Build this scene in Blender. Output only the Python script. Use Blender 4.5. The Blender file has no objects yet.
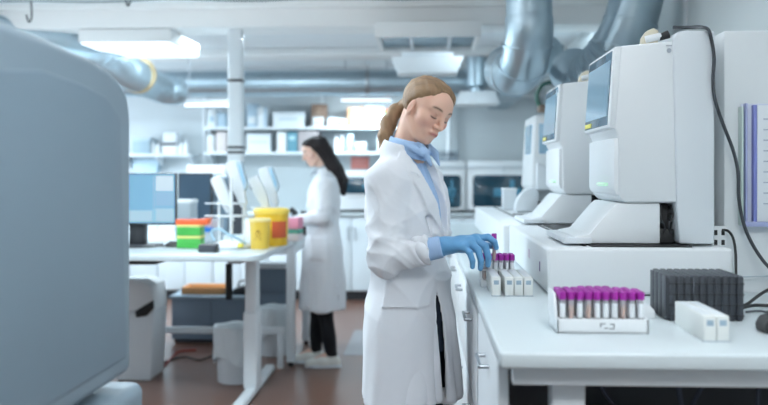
import bpy, bmesh, math, random
import numpy as np
from mathutils import Vector, Matrix
random.seed(7)
SC = bpy.context.scene
COL = SC.collection
PI = math.pi
R = math.radians

# ------------------------------------------------------------------ camera
FPX, CAMH, VX, HY = 853.0, 1.376, 425.0, 174.0
TH = math.atan((VX - 384) / FPX)
ST, CT = math.sin(TH), math.cos(TH)

def at(px, py, Y):
    u = (px - 384) / FPX
    dx, dy = -ST + u * CT, CT + u * ST
    t = Y / dy
    return Vector((t * dx, Y, CAMH + t * (HY - py) / FPX))

def onz(px, py, z):
    u = (px - 384) / FPX
    dx, dy = -ST + u * CT, CT + u * ST
    t = (CAMH - z) * FPX / (py - HY)
    return Vector((t * dx, t * dy, z))

cd = bpy.data.cameras.new('camera')
cam = bpy.data.objects.new('camera', cd)
COL.objects.link(cam)
cam.location = (0, 0, CAMH)
cam.rotation_euler = (PI / 2, 0, TH)
cd.sensor_width = 36
cd.lens = FPX / 768 * 36
cd.shift_y = -(202.5 - HY) / 768
cd.dof.use_dof = True
cd.dof.focus_distance = 2.72
cd.dof.aperture_fstop = 2.0
cd.clip_start = 0.05
SC.camera = cam

# ------------------------------------------------------------------ materials
def lin(c):
    return tuple((x / 255 / 12.92) if x / 255 <= .04045 else ((x / 255 + .055) / 1.055) ** 2.4 for x in c)

MATS = {}
def mat(name, rgb, rough=.5, metal=0., var=.04, scale=6., bump=0., bscale=60., emis=None, estr=0., alpha=None,
        trans=0., coat=0., stretch=None, attr=None, sub=0., spec=None):
    if name in MATS:
        return MATS[name]
    m = bpy.data.materials.new(name)
    m.use_nodes = True
    nt = m.node_tree
    b = nt.nodes['Principled BSDF']
    c = lin(rgb)
    tc = nt.nodes.new('ShaderNodeTexCoord')
    mp = nt.nodes.new('ShaderNodeMapping')
    nt.links.new(tc.outputs['Object'], mp.inputs[0])
    if stretch:
        mp.inputs['Scale'].default_value = stretch
    nz = nt.nodes.new('ShaderNodeTexNoise')
    nz.inputs['Scale'].default_value = scale
    nz.inputs['Detail'].default_value = 3
    nt.links.new(mp.outputs[0], nz.inputs['Vector'])
    mx = nt.nodes.new('ShaderNodeMix')
    mx.data_type = 'RGBA'
    nt.links.new(nz.outputs['Fac'], mx.inputs[0])
    mx.inputs[6].default_value = tuple(max(0, x * (1 - var)) for x in c) + (1,)
    mx.inputs[7].default_value = tuple(min(1, x * (1 + var)) for x in c) + (1,)
    out = mx.outputs[2]
    if attr:
        at_ = nt.nodes.new('ShaderNodeVertexColor')
        at_.layer_name = attr
        m2 = nt.nodes.new('ShaderNodeMix')
        m2.data_type = 'RGBA'
        m2.blend_type = 'MULTIPLY'
        m2.inputs[0].default_value = 1
        nt.links.new(out, m2.inputs[6])
        nt.links.new(at_.outputs['Color'], m2.inputs[7])
        out = m2.outputs[2]
    nt.links.new(out, b.inputs['Base Color'])
    b.inputs['Roughness'].default_value = rough
    b.inputs['Metallic'].default_value = metal
    if spec is not None:
        b.inputs['Specular IOR Level'].default_value = spec
    if coat:
        b.inputs['Coat Weight'].default_value = coat
    if sub:
        b.inputs['Subsurface Weight'].default_value = sub
        b.inputs['Subsurface Radius'].default_value = (.012, .005, .003)
        b.inputs['Subsurface Scale'].default_value = 1
    if trans:
        b.inputs['Transmission Weight'].default_value = trans
        b.inputs['IOR'].default_value = 1.2
    if alpha is not None:
        b.inputs['Alpha'].default_value = alpha
    if emis:
        b.inputs['Emission Color'].default_value = lin(emis) + (1,)
        b.inputs['Emission Strength'].default_value = estr
    if bump:
        n2 = nt.nodes.new('ShaderNodeTexNoise')
        n2.inputs['Scale'].default_value = bscale
        nt.links.new(mp.outputs[0], n2.inputs['Vector'])
        bp = nt.nodes.new('ShaderNodeBump')
        bp.inputs['Strength'].default_value = bump
        bp.inputs['Distance'].default_value = .01
        nt.links.new(n2.outputs['Fac'], bp.inputs['Height'])
        nt.links.new(bp.outputs[0], b.inputs['Normal'])
    MATS[name] = m
    return m

# ------------------------------------------------------------------ mesh builder
class MB:
    def __init__(s):
        s.bm = bmesh.new()

    def _new(s, verts, faces, bevel=0., seg=2, M=None):
        t = bmesh.new()
        vs = [t.verts.new(v) for v in verts]
        for f in faces:
            t.faces.new([vs[i] for i in f])
        bmesh.ops.recalc_face_normals(t, faces=t.faces[:])
        if bevel:
            es = [e for e in t.edges if len(e.link_faces) == 2 and e.calc_face_angle(0) > .35]
            bmesh.ops.bevel(t, geom=es, offset=bevel, segments=seg, profile=.5, affect='EDGES', clamp_overlap=True)
        if M is not None:
            bmesh.ops.transform(t, matrix=M, verts=t.verts[:])
        me = bpy.data.meshes.new('tmp')
        t.to_mesh(me)
        t.free()
        s.bm.from_mesh(me)
        bpy.data.meshes.remove(me)
        return s

    def box(s, x0, x1, y0, y1, z0, z1, bevel=0., seg=2, M=None):
        v = [(x, y, z) for x in (x0, x1) for y in (y0, y1) for z in (z0, z1)]
        f = [(0, 1, 3, 2), (4, 6, 7, 5), (0, 4, 5, 1), (2, 3, 7, 6), (0, 2, 6, 4), (1, 5, 7, 3)]
        return s._new(v, f, bevel, seg, M)

    def prism(s, prof, axis, a0, a1, bevel=0., seg=2, M=None):
        """prof: 2D outline; axis 'y': (x,z) pushed along y; 'x': (y,z); 'z': (x,y)"""
        def p3(p, a):
            return {'y': (p[0], a, p[1]), 'x': (a, p[0], p[1]), 'z': (p[0], p[1], a)}[axis]
        n = len(prof)
        v = [p3(p, a0) for p in prof] + [p3(p, a1) for p in prof]
        f = [tuple(range(n)), tuple(range(2 * n - 1, n - 1, -1))]
        f += [(i, i + n, (i + 1) % n + n, (i + 1) % n) for i in range(n)]
        return s._new(v, f, bevel, seg, M)

    def lathe(s, prof, seg=24, c=(0, 0, 0), M=None, bevel=0.):
        """prof: list of (r,z) bottom to top; r 0 closes"""
        v, f, rings = [], [], []
        for r, z in prof:
            if r < 1e-6:
                rings.append([len(v)])
                v.append((c[0], c[1], c[2] + z))
            else:
                rings.append(list(range(len(v), len(v) + seg)))
                v += [(c[0] + r * math.cos(2 * PI * i / seg), c[1] + r * math.sin(2 * PI * i / seg), c[2] + z) for i in range(seg)]
        for a, b in zip(rings[:-1], rings[1:]):
            for i in range(seg):
                j = (i + 1) % seg
                if len(a) == 1 and len(b) == 1:
                    continue
                if len(a) == 1:
                    f.append((a[0], b[i], b[j]))
                elif len(b) == 1:
                    f.append((a[i], b[0], a[j]))
                else:
                    f.append((a[i], a[j], b[j], b[i]))
        return s._new(v, f, bevel, 2, M)

    def cyl(s, p0, p1, r0, r1=None, seg=20, bevel=0.):
        r1 = r0 if r1 is None else r1
        p0, p1 = Vector(p0), Vector(p1)
        d = p1 - p0
        q = d.to_track_quat('Z', 'Y').to_matrix().to_4x4()
        M = Matrix.Translation(p0) @ q
        return s.lathe([(0, 0), (r0, 0), (r1, d.length), (0, d.length)], seg, M=M, bevel=bevel)

    def tube(s, pts, r, seg=10, smooth=6, closed=False, rf=None):
        """swept tube through pts (Catmull-Rom); rf(t) optional radius factor"""
        P = [Vector(p) for p in pts]
        C = []
        if smooth > 1 and len(P) > 2:
            n = len(P)
            for i in range(n - 1):
                a = P[max(i - 1, 0)]; b = P[i]; c = P[i + 1]; d = P[min(i + 2, n - 1)]
                for k in range(smooth):
                    t = k / smooth
                    C.append(.5 * ((2 * b) + (c - a) * t + (2 * a - 5 * b + 4 * c - d) * t * t + (3 * b - a - 3 * c + d) * t ** 3))
            C.append(P[-1])
        else:
            C = P
        v, f = [], []
        up = Vector((0, 0, 1))
        T0 = (C[1] - C[0]).normalized()
        n1 = T0.cross(up)
        if n1.length < .05:
            n1 = T0.cross(Vector((1, 0, 0)))
        n1.normalize()
        N = len(C)
        for i, p in enumerate(C):
            T = (C[min(i + 1, N - 1)] - C[max(i - 1, 0)]).normalized()
            n1 = (n1 - T * n1.dot(T)).normalized()
            n2 = T.cross(n1)
            rr = r * (rf(i / (N - 1)) if rf else 1)
            for k in range(seg):
                a = 2 * PI * k / seg
                v.append(p + n1 * (rr * math.cos(a)) + n2 * (rr * math.sin(a)))
        for i in range(N - 1):
            for k in range(seg):
                k2 = (k + 1) % seg
                f.append((i * seg + k, i * seg + k2, (i + 1) * seg + k2, (i + 1) * seg + k))
        f.append(tuple(range(seg)))
        f.append(tuple(range(N * seg - 1, (N - 1) * seg - 1, -1)))
        return s._new(v, f)

    def quad(s, a, b, c, d):
        vs = [s.bm.verts.new(p) for p in (a, b, c, d)]
        s.bm.faces.new(vs)
        return s

    def build(s, name, m, parent=None, loc=(0, 0, 0), rotz=0., angle=35):
        me = bpy.data.meshes.new(name)
        s.bm.to_mesh(me)
        s.bm.free()
        if isinstance(m, (list, tuple)):
            for x in m:
                me.materials.append(x)
        else:
            me.materials.append(m)
        me.polygons.foreach_set('use_smooth', [True] * len(me.polygons))
        me.set_sharp_from_angle(angle=R(angle))
        o = bpy.data.objects.new(name, me)
        COL.objects.link(o)
        o.location = loc
        o.rotation_euler = (0, 0, rotz)
        if parent is not None:
            o.parent = parent
        return o

def tag(o, label=None, cat=None, group=None, kind=None):
    if label: o['label'] = label
    if cat: o['category'] = cat
    if group: o['group'] = group
    if kind: o['kind'] = kind
    return o

def thing(name, label, cat, loc=(0, 0, 0), rotz=0., group=None):
    o = bpy.data.objects.new(name, None)
    o.empty_display_size = .05
    COL.objects.link(o)
    o.location = loc
    o.rotation_euler = (0, 0, rotz)
    return tag(o, label, cat, group)

def copy_tree(o, loc=None, rotz=None, label=None, group=None, parent=None):
    c = o.copy()
    COL.objects.link(c)
    c.parent = parent
    if loc is not None: c.location = loc
    if rotz is not None: c.rotation_euler = (0, 0, rotz)
    if label: c['label'] = label
    if group: c['group'] = group
    for ch in list(o.children):
        copy_tree(ch, parent=c)
    return c

def struct(name, mb, m):
    o = mb.build(name, m)
    o['kind'] = 'structure'
    return o

ORD = ['first', 'second', 'third', 'fourth', 'fifth', 'sixth', 'seventh', 'eighth', 'ninth', 'tenth', 'eleventh']

# 5x7 stroke font used for small markings
def txt(name, s, size, m, parent, loc, rot, extrude=.0004):
    cu = bpy.data.curves.new(name, 'FONT')
    cu.body = s
    cu.size = size
    cu.extrude = extrude
    cu.align_x = 'CENTER'
    cu.align_y = 'CENTER'
    t = bpy.data.objects.new('tmp_text', cu)
    COL.objects.link(t)
    dg = bpy.context.evaluated_depsgraph_get()
    me = bpy.data.meshes.new_from_object(t.evaluated_get(dg))
    bpy.data.objects.remove(t)
    bpy.data.curves.remove(cu)
    me.name = name
    me.materials.clear()
    me.materials.append(m)
    o = bpy.data.objects.new(name, me)
    COL.objects.link(o)
    o.parent = parent
    o.location = loc
    o.rotation_euler = rot
    return o

# ------------------------------------------------------------------ palette
WHITE = mat('white_plastic', (226, 231, 234), .38, var=.015)
WHITE2 = mat('white_plastic_satin', (214, 221, 226), .5, var=.02)
GREYPL = mat('light_grey_plastic', (176, 188, 196), .5, var=.03)
DARKPL = mat('dark_plastic', (30, 33, 38), .45)
BLACK = mat('black_rubber', (16, 18, 21), .55)
CHAR = mat('charcoal_plastic', (50, 55, 62), .42, var=.05)
COUNTER = mat('counter_laminate', (202, 213, 217), .3, var=.02, scale=3)
METALW = mat('white_painted_metal', (222, 228, 232), .4, var=.02)
CHROME = mat('brushed_steel', (170, 176, 182), .28, 1., var=.06, stretch=(1, 1, 12))
DUCT = mat('galvanised_duct', (172, 190, 200), .34, .85, var=.14, scale=5, bump=.1, bscale=9)
DUCT2 = mat('galvanised_flex', (174, 192, 202), .38, .8, var=.1, scale=8)
TEALGL = mat('tinted_glass', (26, 60, 76), .12, var=.35, scale=3, coat=.5)
PURPLE = mat('purple_cap', (150, 32, 146), .4, var=.05)
GLASS = mat('tube_plastic', (232, 238, 242), .12, alpha=.42, var=.02)
BLOOD = mat('dark_blood', (84, 22, 26), .25, var=.2)
AMBER = mat('amber_serum', (190, 110, 50), .25, var=.12)
PAPER = mat('white_paper_label', (226, 232, 236), .7, var=.03)
INK = mat('grey_ink', (70, 78, 88), .7)
CARD = mat('brown_cardboard', (176, 140, 108), .8, var=.08)
CARDD = mat('dark_cardboard', (128, 106, 92), .8, var=.08)
# ------------------------------------------------------------------ the room
WALLM = mat('wall_paint', (214, 221, 222), .75, var=.02, scale=2)
WALLG = mat('wall_paint_grey', (196, 204, 208), .75, var=.02, scale=2)
CEILM = mat('ceiling_paint', (230, 236, 239), .8, var=.03, scale=2)
FLOORM = mat('red_brown_vinyl_floor', (106, 76, 64), .3, var=.1, scale=2.2, bump=.02, bscale=3)
FLOORG = mat('grey_vinyl_floor', (120, 118, 122), .3, var=.06, scale=2.2)
BEAMM = mat('beam_paint', (236, 238, 238), .7, var=.015)
XL, XR, YB, YF, ZC = -4.4, 1.38, 10.0, -3.0, 2.62

struct('floor', MB().box(XL, XR, YF, YB, -.1, 0), FLOORM)
struct('ceiling', MB().box(XL, XR, YF, YB, ZC, ZC + .1), CEILM)
struct('wall_back', MB().box(XL, XR, YB, YB + .12, 0, ZC), WALLG)
struct('wall_right', MB().box(XR, XR + .12, YF, YB, 0, ZC), WALLM)
struct('wall_front', MB().box(XL, XR, YF - .12, YF, 0, .95).box(XL, XR, YF - .12, YF, 2.4, ZC).box(XL, -3.2, YF - .12, YF, .95, 2.4).box(.9, XR, YF - .12, YF, .95, 2.4), WALLM)
wf = struct('window_4', MB().box(-3.2, .9, YF - .09, YF - .03, .95, 1.0, .005).box(-3.2, .9, YF - .09, YF - .03, 2.35, 2.4, .005).box(-3.2, -3.15, YF - .09, YF - .03, .95, 2.4, .005).box(.85, .9, YF - .09, YF - .03, .95, 2.4, .005).box(-1.18, -1.12, YF - .09, YF - .03, .95, 2.4, .005), METALW)  # unseen window added behind the camera to let in frontal light
MB().box(-3.2, .9, YF - .05, YF + .15, .92, .95, .006).build('window_sill', METALW, wf)
# left wall with three unseen window openings, added to let in side light
WIN = [(1.2, 3.4), (4.4, 6.6), (7.4, 9.4)]
lw = MB()
lw.box(XL - .15, XL, YF, YB, 0, .95).box(XL - .15, XL, YF, YB, 2.4, ZC)
ys = [YF] + [v for w in WIN for v in w] + [YB]
for i in range(0, len(ys), 2):
    lw.box(XL - .15, XL, ys[i], ys[i + 1], .95, 2.4)
struct('wall_left', lw, WALLM)
PANE = mat('window_pane', (235, 245, 250), .03, alpha=.12, var=.0)
for i, (a, b) in enumerate(WIN):
    w = MB()
    for y0, y1 in ((a, a + .05), (b - .05, b), ((a + b) / 2 - .025, (a + b) / 2 + .025)):
        w.box(XL - .1, XL - .04, y0, y1, .95, 2.4, .005)
    w.box(XL - .1, XL - .04, a, b, .95, 1.0, .005).box(XL - .1, XL - .04, a, b, 2.35, 2.4, .005)
    wo = struct('window_%d' % (i + 1), w, METALW)
    MB().box(XL - .075, XL - .065, a + .04, b - .04, .98, 2.37).build('pane', PANE, wo)
    MB().box(XL - .05, XL + .16, a - .06, b + .06, .92, .95, .006).build('window_sill', METALW, wo)

# ceiling beams across the room
struct('beam_1' and 'trim_1', MB().box(XL, XR, 6.15, 6.5, 2.445, ZC, .008).box(XL, XR, 6.10, 6.15, 2.575, ZC, .004), BEAMM)
struct('trim_2', MB().box(XL, XR, 8.35, 8.75, 2.545, ZC, .008), BEAMM)
struct('trim_3', MB().box(XL, XR, 2.0, 2.35, 2.445, ZC, .008), BEAMM)
# ledge wall behind the instruments, with its flat end panel
struct('wall_ledge', MB().box(.915, XR, 2.66, 6.4, 0, 1.815, .006), mat('ledge_panel', (218, 224, 227), .55, var=.015))
bs = MB().box(XL, XR, 9.985, YB, 0, .1, .003)
struct('baseboard_back', bs, METALW)
struct('baseboard_left', MB().box(XL, XL + .015, YF, YB, 0, .1, .003), METALW)
# wall panel joints on the right wall
for i, y in enumerate((3.35, 4.55, 5.75)):
    struct('trim_%d' % (4 + i), MB().box(XR - .012, XR, y, y + .05, 1.6, ZC, .003), METALW)

# light grey floor patches (worn inlay sheets) near the bench and at the back
tag(MB().box(-.62, .1, 6.45, 7.5, 0, .002).build('floor_mat', FLOORG),
    'grey rubber mat lying on the floor in front of the back bench', 'mat')

# ------------------------------------------------------------------ ducts, lamps, cables overhead
def rings(mb, p0, p1, r, n, w=.012, e=.006):
    p0, p1 = Vector(p0), Vector(p1)
    d = (p1 - p0)
    u = d.normalized()
    for i in range(n):
        c = p0 + d * ((i + .5) / n)
        mb.cyl(c - u * w / 2, c + u * w / 2, r + e, seg=28, bevel=.002)
    return mb

# long horizontal duct along the back
t = thing('air_duct', 'long horizontal spiral metal air duct below the ceiling along the back wall', 'duct', (-1.4, 8.95, 2.33))
MB().cyl((-2.95, 0, 0), (1.85, 0, 0), .132, seg=36).build('duct_pipe', DUCT, t)
rings(MB(), (-2.9, 0, 0), (1.8, 0, 0), .132, 58, .008, .0025).build('spiral_seam', DUCT, t)
for x in (-2.0, -.6, .8):
    MB().cyl((x - .02, 0, 0), (x + .02, 0, 0), .14, seg=36, bevel=.003).build('duct_clamp', CHROME, t)
    MB().cyl((x, 0, .13), (x, 0, .285), .006).build('hanger_rod', CHROME, t)

# ribbed flexible duct, left
p = at(88, 46, 6.6); q = at(160, 88, 8.1)
t = thing('flexible_duct', 'ribbed flexible duct slanting down on the left behind the bright ceiling lamp', 'duct', tuple(q))
a = p - q
MB().tube([a + Vector((-.9, -.6, .08)), a, a * .55 + Vector((0, 0, -.02)), Vector((0, 0, 0)), Vector((.12, .2, -.01))], .14, seg=28, smooth=26,
          rf=lambda s: 1 + .045 * math.sin(s * 330)).build('flexible_sleeve', DUCT2, t)
MB().cyl(a * .34 - a.normalized() * .02, a * .34 + a.normalized() * .02, .165, seg=32, bevel=.004).build('sleeve_clamp', mat('brass_band', (196, 176, 140), .4, .6), t)

# near round duct with elbow
D = 4.55
top = at(529, -30, D); el = at(529, 30, D)
t = thing('ventilation_duct', 'shiny round vent duct dropping from the ceiling centre right, bending at a segmented elbow', 'duct', (el.x, el.y, el.z))
Z1 = ZC - el.z
MB().cyl((0, 0, .02), (0, 0, Z1), .122, seg=40).build('duct_pipe', DUCT, t)
rings(MB(), (0, 0, .0), (0, 0, Z1), .122, 4, .014, .005).build('duct_seam', DUCT, t)
pts = [(0, 0, .06), (0, 0, -.02), (-.01, .07, -.13), (-.03, .2, -.19), (-.05, .36, -.185), (-.075, .55, -.15)]
MB().tube(pts, .127, seg=40, smooth=4).build('elbow', DUCT, t)
pts2 = [(-.07, .52, -.155), (-.05, .72, -.10), (.08, .98, -.0), (.2, 1.17, .045), (.27, 1.29, .05)]
MB().tube(pts2, .122, seg=32, smooth=26, rf=lambda s: 1 + .035 * math.sin(s * 150)).build('flexible_sleeve', DUCT2, t)
el_r = MB()
for k, (c, n) in enumerate([((-.004, .035, -.075), (0, .3, -.9)), ((-.018, .13, -.165), (0, .75, -.6)), ((-.045, .33, -.19), (-.1, 1, .02))]):
    n = Vector(n).normalized(); c = Vector(c)
    el_r.cyl(c - n * .008, c + n * .008, .1365, seg=40, bevel=.002)
el_r.build('elbow_seam', DUCT, t)

# right duct
D = 4.7
b0 = at(634, 4, D)
t = thing('ventilation_duct', 'shiny round vent duct above the nearest instruments by the right wall', 'duct', tuple(b0))
MB().tube([(.03, -.06, ZC - b0.z), (.02, -.03, .1), (-.03, .0, -.12), (-.09, .05, -.25)], .142, seg=40, smooth=8).build('duct_pipe', DUCT, t)
rr = MB()
for c, n in [((.02, -.03, .06), (.1, 0, 1)), ((-.02, -.0, -.1), (.25, -.05, 1)), ((-.085, .045, -.24), (.4, -.1, 1))]:
    n = Vector(n).normalized(); c = Vector(c)
    rr.cyl(c - n * .008, c + n * .008, .149, seg=40, bevel=.002)
rr.build('duct_seam', DUCT, t)
MB().tube([(-.08, .04, -.23), (-.15, .12, -.33), (-.22, .28, -.37), (-.24, .5, -.31)], .142, seg=32, smooth=22,
          rf=lambda s: 1 + .04 * math.sin(s * 120)).build('flexible_sleeve', DUCT2, t)

# flat rectangular trunk running back over the machines
t = thing('duct_trunk', 'flat grey rectangular duct running back overhead behind the round elbow', 'duct', (.84, 7.6, 2.13))
MB().box(-.11, .11, -1.705, 2.35, 0, .13, .004).build('trunk_body', mat('trunk_grey', (150, 168, 178), .5, .4), t)
tr = MB()
for y in (-1.2, 0, 1.2):
    tr.box(-.118, .118, y, y + .04, -.008, .138, .002)
tr.build('trunk_flange', CHROME, t)
MB().cyl((0, -1.0, .13), (0, -1.0, .49), .006).cyl((0, 1.0, .13), (0, 1.0, .49), .006).build('hanger_rod', CHROME, t)

LAMPE = mat('lamp_diffuser', (240, 246, 250), .5, emis=(226, 240, 255), estr=2.6)
LAMPOFF = mat('lamp_louvre_glass', (96, 128, 146), .25, var=.15, metal=.3)
# bright lamp left
c = at(125, 43, 6.5)
def ceiling_lamp(x, y0, y1, w, z0, label, on):
    t = thing('ceiling_lamp', label, 'lamp', (x, (y0 + y1) / 2, z0))
    d = (y1 - y0) / 2
    if on:
        b = MB().prism([(-w, .006), (w, .006), (w, .1), (-w, .1)], 'y', -d, d, .006)
        b.build('lamp_housing', BEAMM, t)
        MB().box(-w + .015, w - .015, -d + .015, d - .015, -.006, .004, .004).build('diffuser', LAMPE, t)
    else:
        b = MB()
        b.box(-w, w, -d, -d + .03, 0, .104, .003).box(-w, w, d - .03, d, 0, .104, .003)
        b.box(-w, -w + .03, -d + .031, d - .031, 0, .103, .003).box(w - .03, w, -d + .031, d - .031, 0, .103, .003)
        b.box(-w + .031, w - .031, -d + .031, d - .031, .06, .09)
        b.build('lamp_housing', BEAMM, t)
        for x_ in (-.12, .16):
            MB().box(x_ - .012, x_ + .012, -d + .02, d - .02, .004, .05, .002).build('louvre_bar', METALW, t)
        MB().box(-w + .028, w - .028, -d + .028, d - .028, .035, .045).build('lamp_glass', LAMPOFF, t)
    for sx in (-1, 1):
        MB().cyl((sx * w * .7, 0, .09), (sx * w * .7, 0, ZC - z0), .008).build('hanger_rod', CHROME, t)
    return t
z0 = 2.34
pA = onz(78, 43, z0); pB = onz(172, 43, z0); pC = onz(195, 57, z0)
LAMPA = ((pA.x + pB.x) / 2, pA.y, pC.y, (pB.x - pA.x) / 2, z0)
ceiling_lamp(*LAMPA, 'brightly lit flat ceiling lamp box at upper left above the computer table', True)
pA = onz(375, 37, z0); pB = onz(481, 37, z0)
ceiling_lamp((pA.x + pB.x) / 2, pA.y, pA.y + .75, (pB.x - pA.x) / 2, z0, 'unlit ceiling lamp box with blue grey panels above the woman in front', False)

# small hanging lamp with tapered shade behind it
a = at(392, 58, 7.6); b = at(463, 58, 7.6)
w = (b.x - a.x) / 2
t = thing('pendant_lamp', 'shallow tapered white lamp hanging behind the blue grey lamp box', 'lamp', ((a.x + b.x) / 2, 7.6, at(400, 75, 7.6).z))
MB()._new([(-w * .82, -.14, 0), (w * .82, -.14, 0), (w * .82, .14, 0), (-w * .82, .14, 0), (-w, -.2, .14), (w, -.2, .14), (w, .2, .14), (-w, .2, .14)],
          [(0, 1, 2, 3), (4, 5, 6, 7), (0, 1, 5, 4), (1, 2, 6, 5), (2, 3, 7, 6), (3, 0, 4, 7)], .006).build('lamp_shade', METALW, t)
MB().box(-w * .72, w * .72, -.1, .1, .14, .19, .01).build('lamp_top', METALW, t)
MB().cyl((-w * .4, 0, .18), (-w * .4, 0, ZC - t.location.z), .035).build('lamp_stem', GREYPL, t)

# extractor hood on its own drop
a = at(455, 106, 8.7); b = at(498, 106, 8.7)
w = (b.x - a.x) / 2
t = thing('extractor_hood', 'white tapered extractor hood on a metal drop pipe behind the front woman', 'hood', ((a.x + b.x) / 2, 8.6, a.z))
MB()._new([(-w, -.18, 0), (w, -.18, 0), (w, .18, 0), (-w, .18, 0), (-w * .8, -.14, .13), (w * .8, -.14, .13), (w * .8, .14, .13), (-w * .8, .14, .13)],
          [(0, 1, 2, 3), (4, 5, 6, 7), (0, 1, 5, 4), (1, 2, 6, 5), (2, 3, 7, 6), (3, 0, 4, 7)], .008).build('hood_canopy', METALW, t)
MB().lathe([(.07, .12), (.07, .17), (.11, .19), (.11, ZC - a.z)], 28).build('hood_pipe', DUCT, t)

# fluorescent strips
for (x0, x1, y, D, lab) in ((183, 241, 105, 8.4, 'lit fluorescent strip lamp above the left end of the back shelves'),
                            (340, 392, 100, 9.3, 'white strip lamp mounted above the cardboard boxes on the back shelf')):
    a = at(x0, y, D); b = at(x1, y, D)
    w = (b.x - a.x) / 2
    t = thing('strip_lamp', lab, 'lamp', ((a.x + b.x) / 2, D, a.z))
    MB().box(-w, w, -.06, .06, .012, .05, .008).build('lamp_housing', METALW, t)
    MB().cyl((-w + .02, 0, 0), (w - .02, 0, 0), .018).build('lamp_tube', LAMPE, t)
    for sx in (-.8, .8):
        MB().cyl((sx * w, 0, .05), (sx * w, 0, ZC - a.z), .005).build('hanger_rod', CHROME, t)

# power column from the ceiling to the benches
p = at(236, 160, 6.28)
t = thing('service_column', 'white vertical power column from the ceiling down to the bench behind the pipettes', 'column', (p.x, 6.28, .93))
zt = 2.445
MB().box(-.052, .052, -.05, .05, .52, zt - .93, .012, 3).build('column_body', METALW, t)
MB().box(-.05, .05, -.048, .048, 0, .52, .008).build('column_foot', CHAR, t)
for yy in (80, 147, 152):
    z = at(236, yy, 6.23).z - .93
    MB().box(-.055, .055, -.054, .054, z - .012, z + .008, .004).build('column_band', DARKPL, t)

# ceiling cables and hooks
CAB = mat('grey_cable', (120, 134, 142), .6)
for i, (y, z, x0, x1) in enumerate(((5.95, 2.605, -3.4, .5), (5.8, 2.6, -3.1, -.3), (5.6, 2.607, -2.2, .9))):
    pts = [(x0 + (x1 - x0) * k / 12, y + .03 * math.sin(k * 2.1 + i), z + .006 * math.sin(k * 1.7 + i)) for k in range(13)]
    tag(MB().tube(pts, .006, 8, 4).build('ceiling_cable', CAB),
        ['thin grey cable along the ceiling right beside the first white beam', 'thin grey ceiling cable second from the white beam, upper left',
         'thin grey ceiling cable farthest from the white beam'][i], 'cable')
for i, (px, py) in enumerate(((31, 22), (130, 6))):
    p = at(px, py, 6.0)
    tag(MB().tube([(0, 0, ZC - p.z), (0.005, 0, .04), (-.015, 0, .0), (-.03, -.01, .05)], .006, 8, 5).build('ceiling_hook', DARKPL, None, tuple(p)),
        ['dark wire hook hanging at the far upper left by the beam', 'dark wire hook under the ceiling above the bright lamp box'][i], 'hook')
# pipe on the right end of the beam region
tag(MB().cyl((0, 0, 0), (0, 0, 1.12), .028).build('wall_pipe', METALW, None, (at(449, 150, 9.85).x, 9.9, 1.5)),
    'thin white vertical pipe on the back wall right of the front woman', 'pipe')
tag(MB().cyl((0, 0, 0), (1.2, 0, 0), .02).build('wall_rail', METALW, None, (.2, 9.9, at(500, 96, 9.9).z)),
    'thin horizontal white pipe along the grey back wall under the flat duct', 'pipe')
# ------------------------------------------------------------------ right-hand bench
HC = 1.015
BX0, BX1, BY0, BY1 = .152, XR - .005, 1.735, 6.3
TT = .034
wt = MB().box(BX0, .905, BY0, BY1, HC - TT, HC, .006, 3).box(.905, BX1, BY0, 2.655, HC - TT, HC, .006, 3).build('worktop', COUNTER)
tag(wt, 'long pale laminate worktop running along the right side under the instruments', 'worktop')
t = thing('bench_stand', 'white metal frame with legs carrying the long right worktop', 'frame', (.2, BY0, 0))
MB().box(-.02, .9, .03, .06, HC - TT - .039, HC - TT - .001, .003).build('front_rail', METALW, t)
for i, x in enumerate((.065, .82)):
    MB().box(x, x + .07, .065, .125, 0, HC - TT - .002, .004).build('leg', METALW, t)
MB().box(.7, 1.1, .8, .85, .3, .36, .004).build('cross_bar', METALW, t)
# side panel and cabinets along the aisle
def u_handle(mb, y0, y1, z, x):
    d = .022
    mb.cyl((x, y0, z), (x - d, y0, z), .0052, seg=12).cyl((x, y1, z), (x - d, y1, z), .0052, seg=12)
    mb.cyl((x - d, y0 - .004, z), (x - d, y1 + .004, z), .0055, seg=12, bevel=.001)
    return mb
t = thing('end_panel', 'white bench end panel with steel pull nearest the viewer below the worktop corner', 'panel', (.165, 1.81, 0))
MB().box(-.012, .012, 0, .66, 0, HC - TT - .004, .004).build('panel_board', METALW, t)
u_handle(MB(), .24, .37, .915, -.012).build('handle', CHROME, t)
cabs = [(2.50, .69, 'white drawer cabinet under the worktop beside the woman, next to the end panel'),
        (3.205, .69, 'white drawer cabinet under the worktop hidden partly behind the woman in front'),
        (3.91, .69, 'white drawer cabinet under the worktop beyond the front woman'),
        (4.615, .69, 'white drawer cabinet at the far end of the right worktop')]
for y, w, lab in cabs:
    t = thing('drawer_cabinet', lab, 'cabinet', (.17, y, 0), 0, 'drawer cabinets under the right worktop')
    MB().box(0, .28, .004, w - .004, .08, HC - TT - .004, .003).build('cabinet_body', METALW, t)
    MB().box(.03, .27, .01, w - .01, 0, .08).build('plinth', CHAR, t)
    for z0_, z1_ in ((.66, .965), (.385, .65), (.09, .375)):
        d = MB().box(-.018, 0, .012, w - .012, z0_, z1_, .004).build('drawer', WHITE, t)
        u_handle(MB(), w * .5 - .07, w * .5 + .07, z1_ - .06, -.018).build('handle', CHROME, d)
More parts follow.
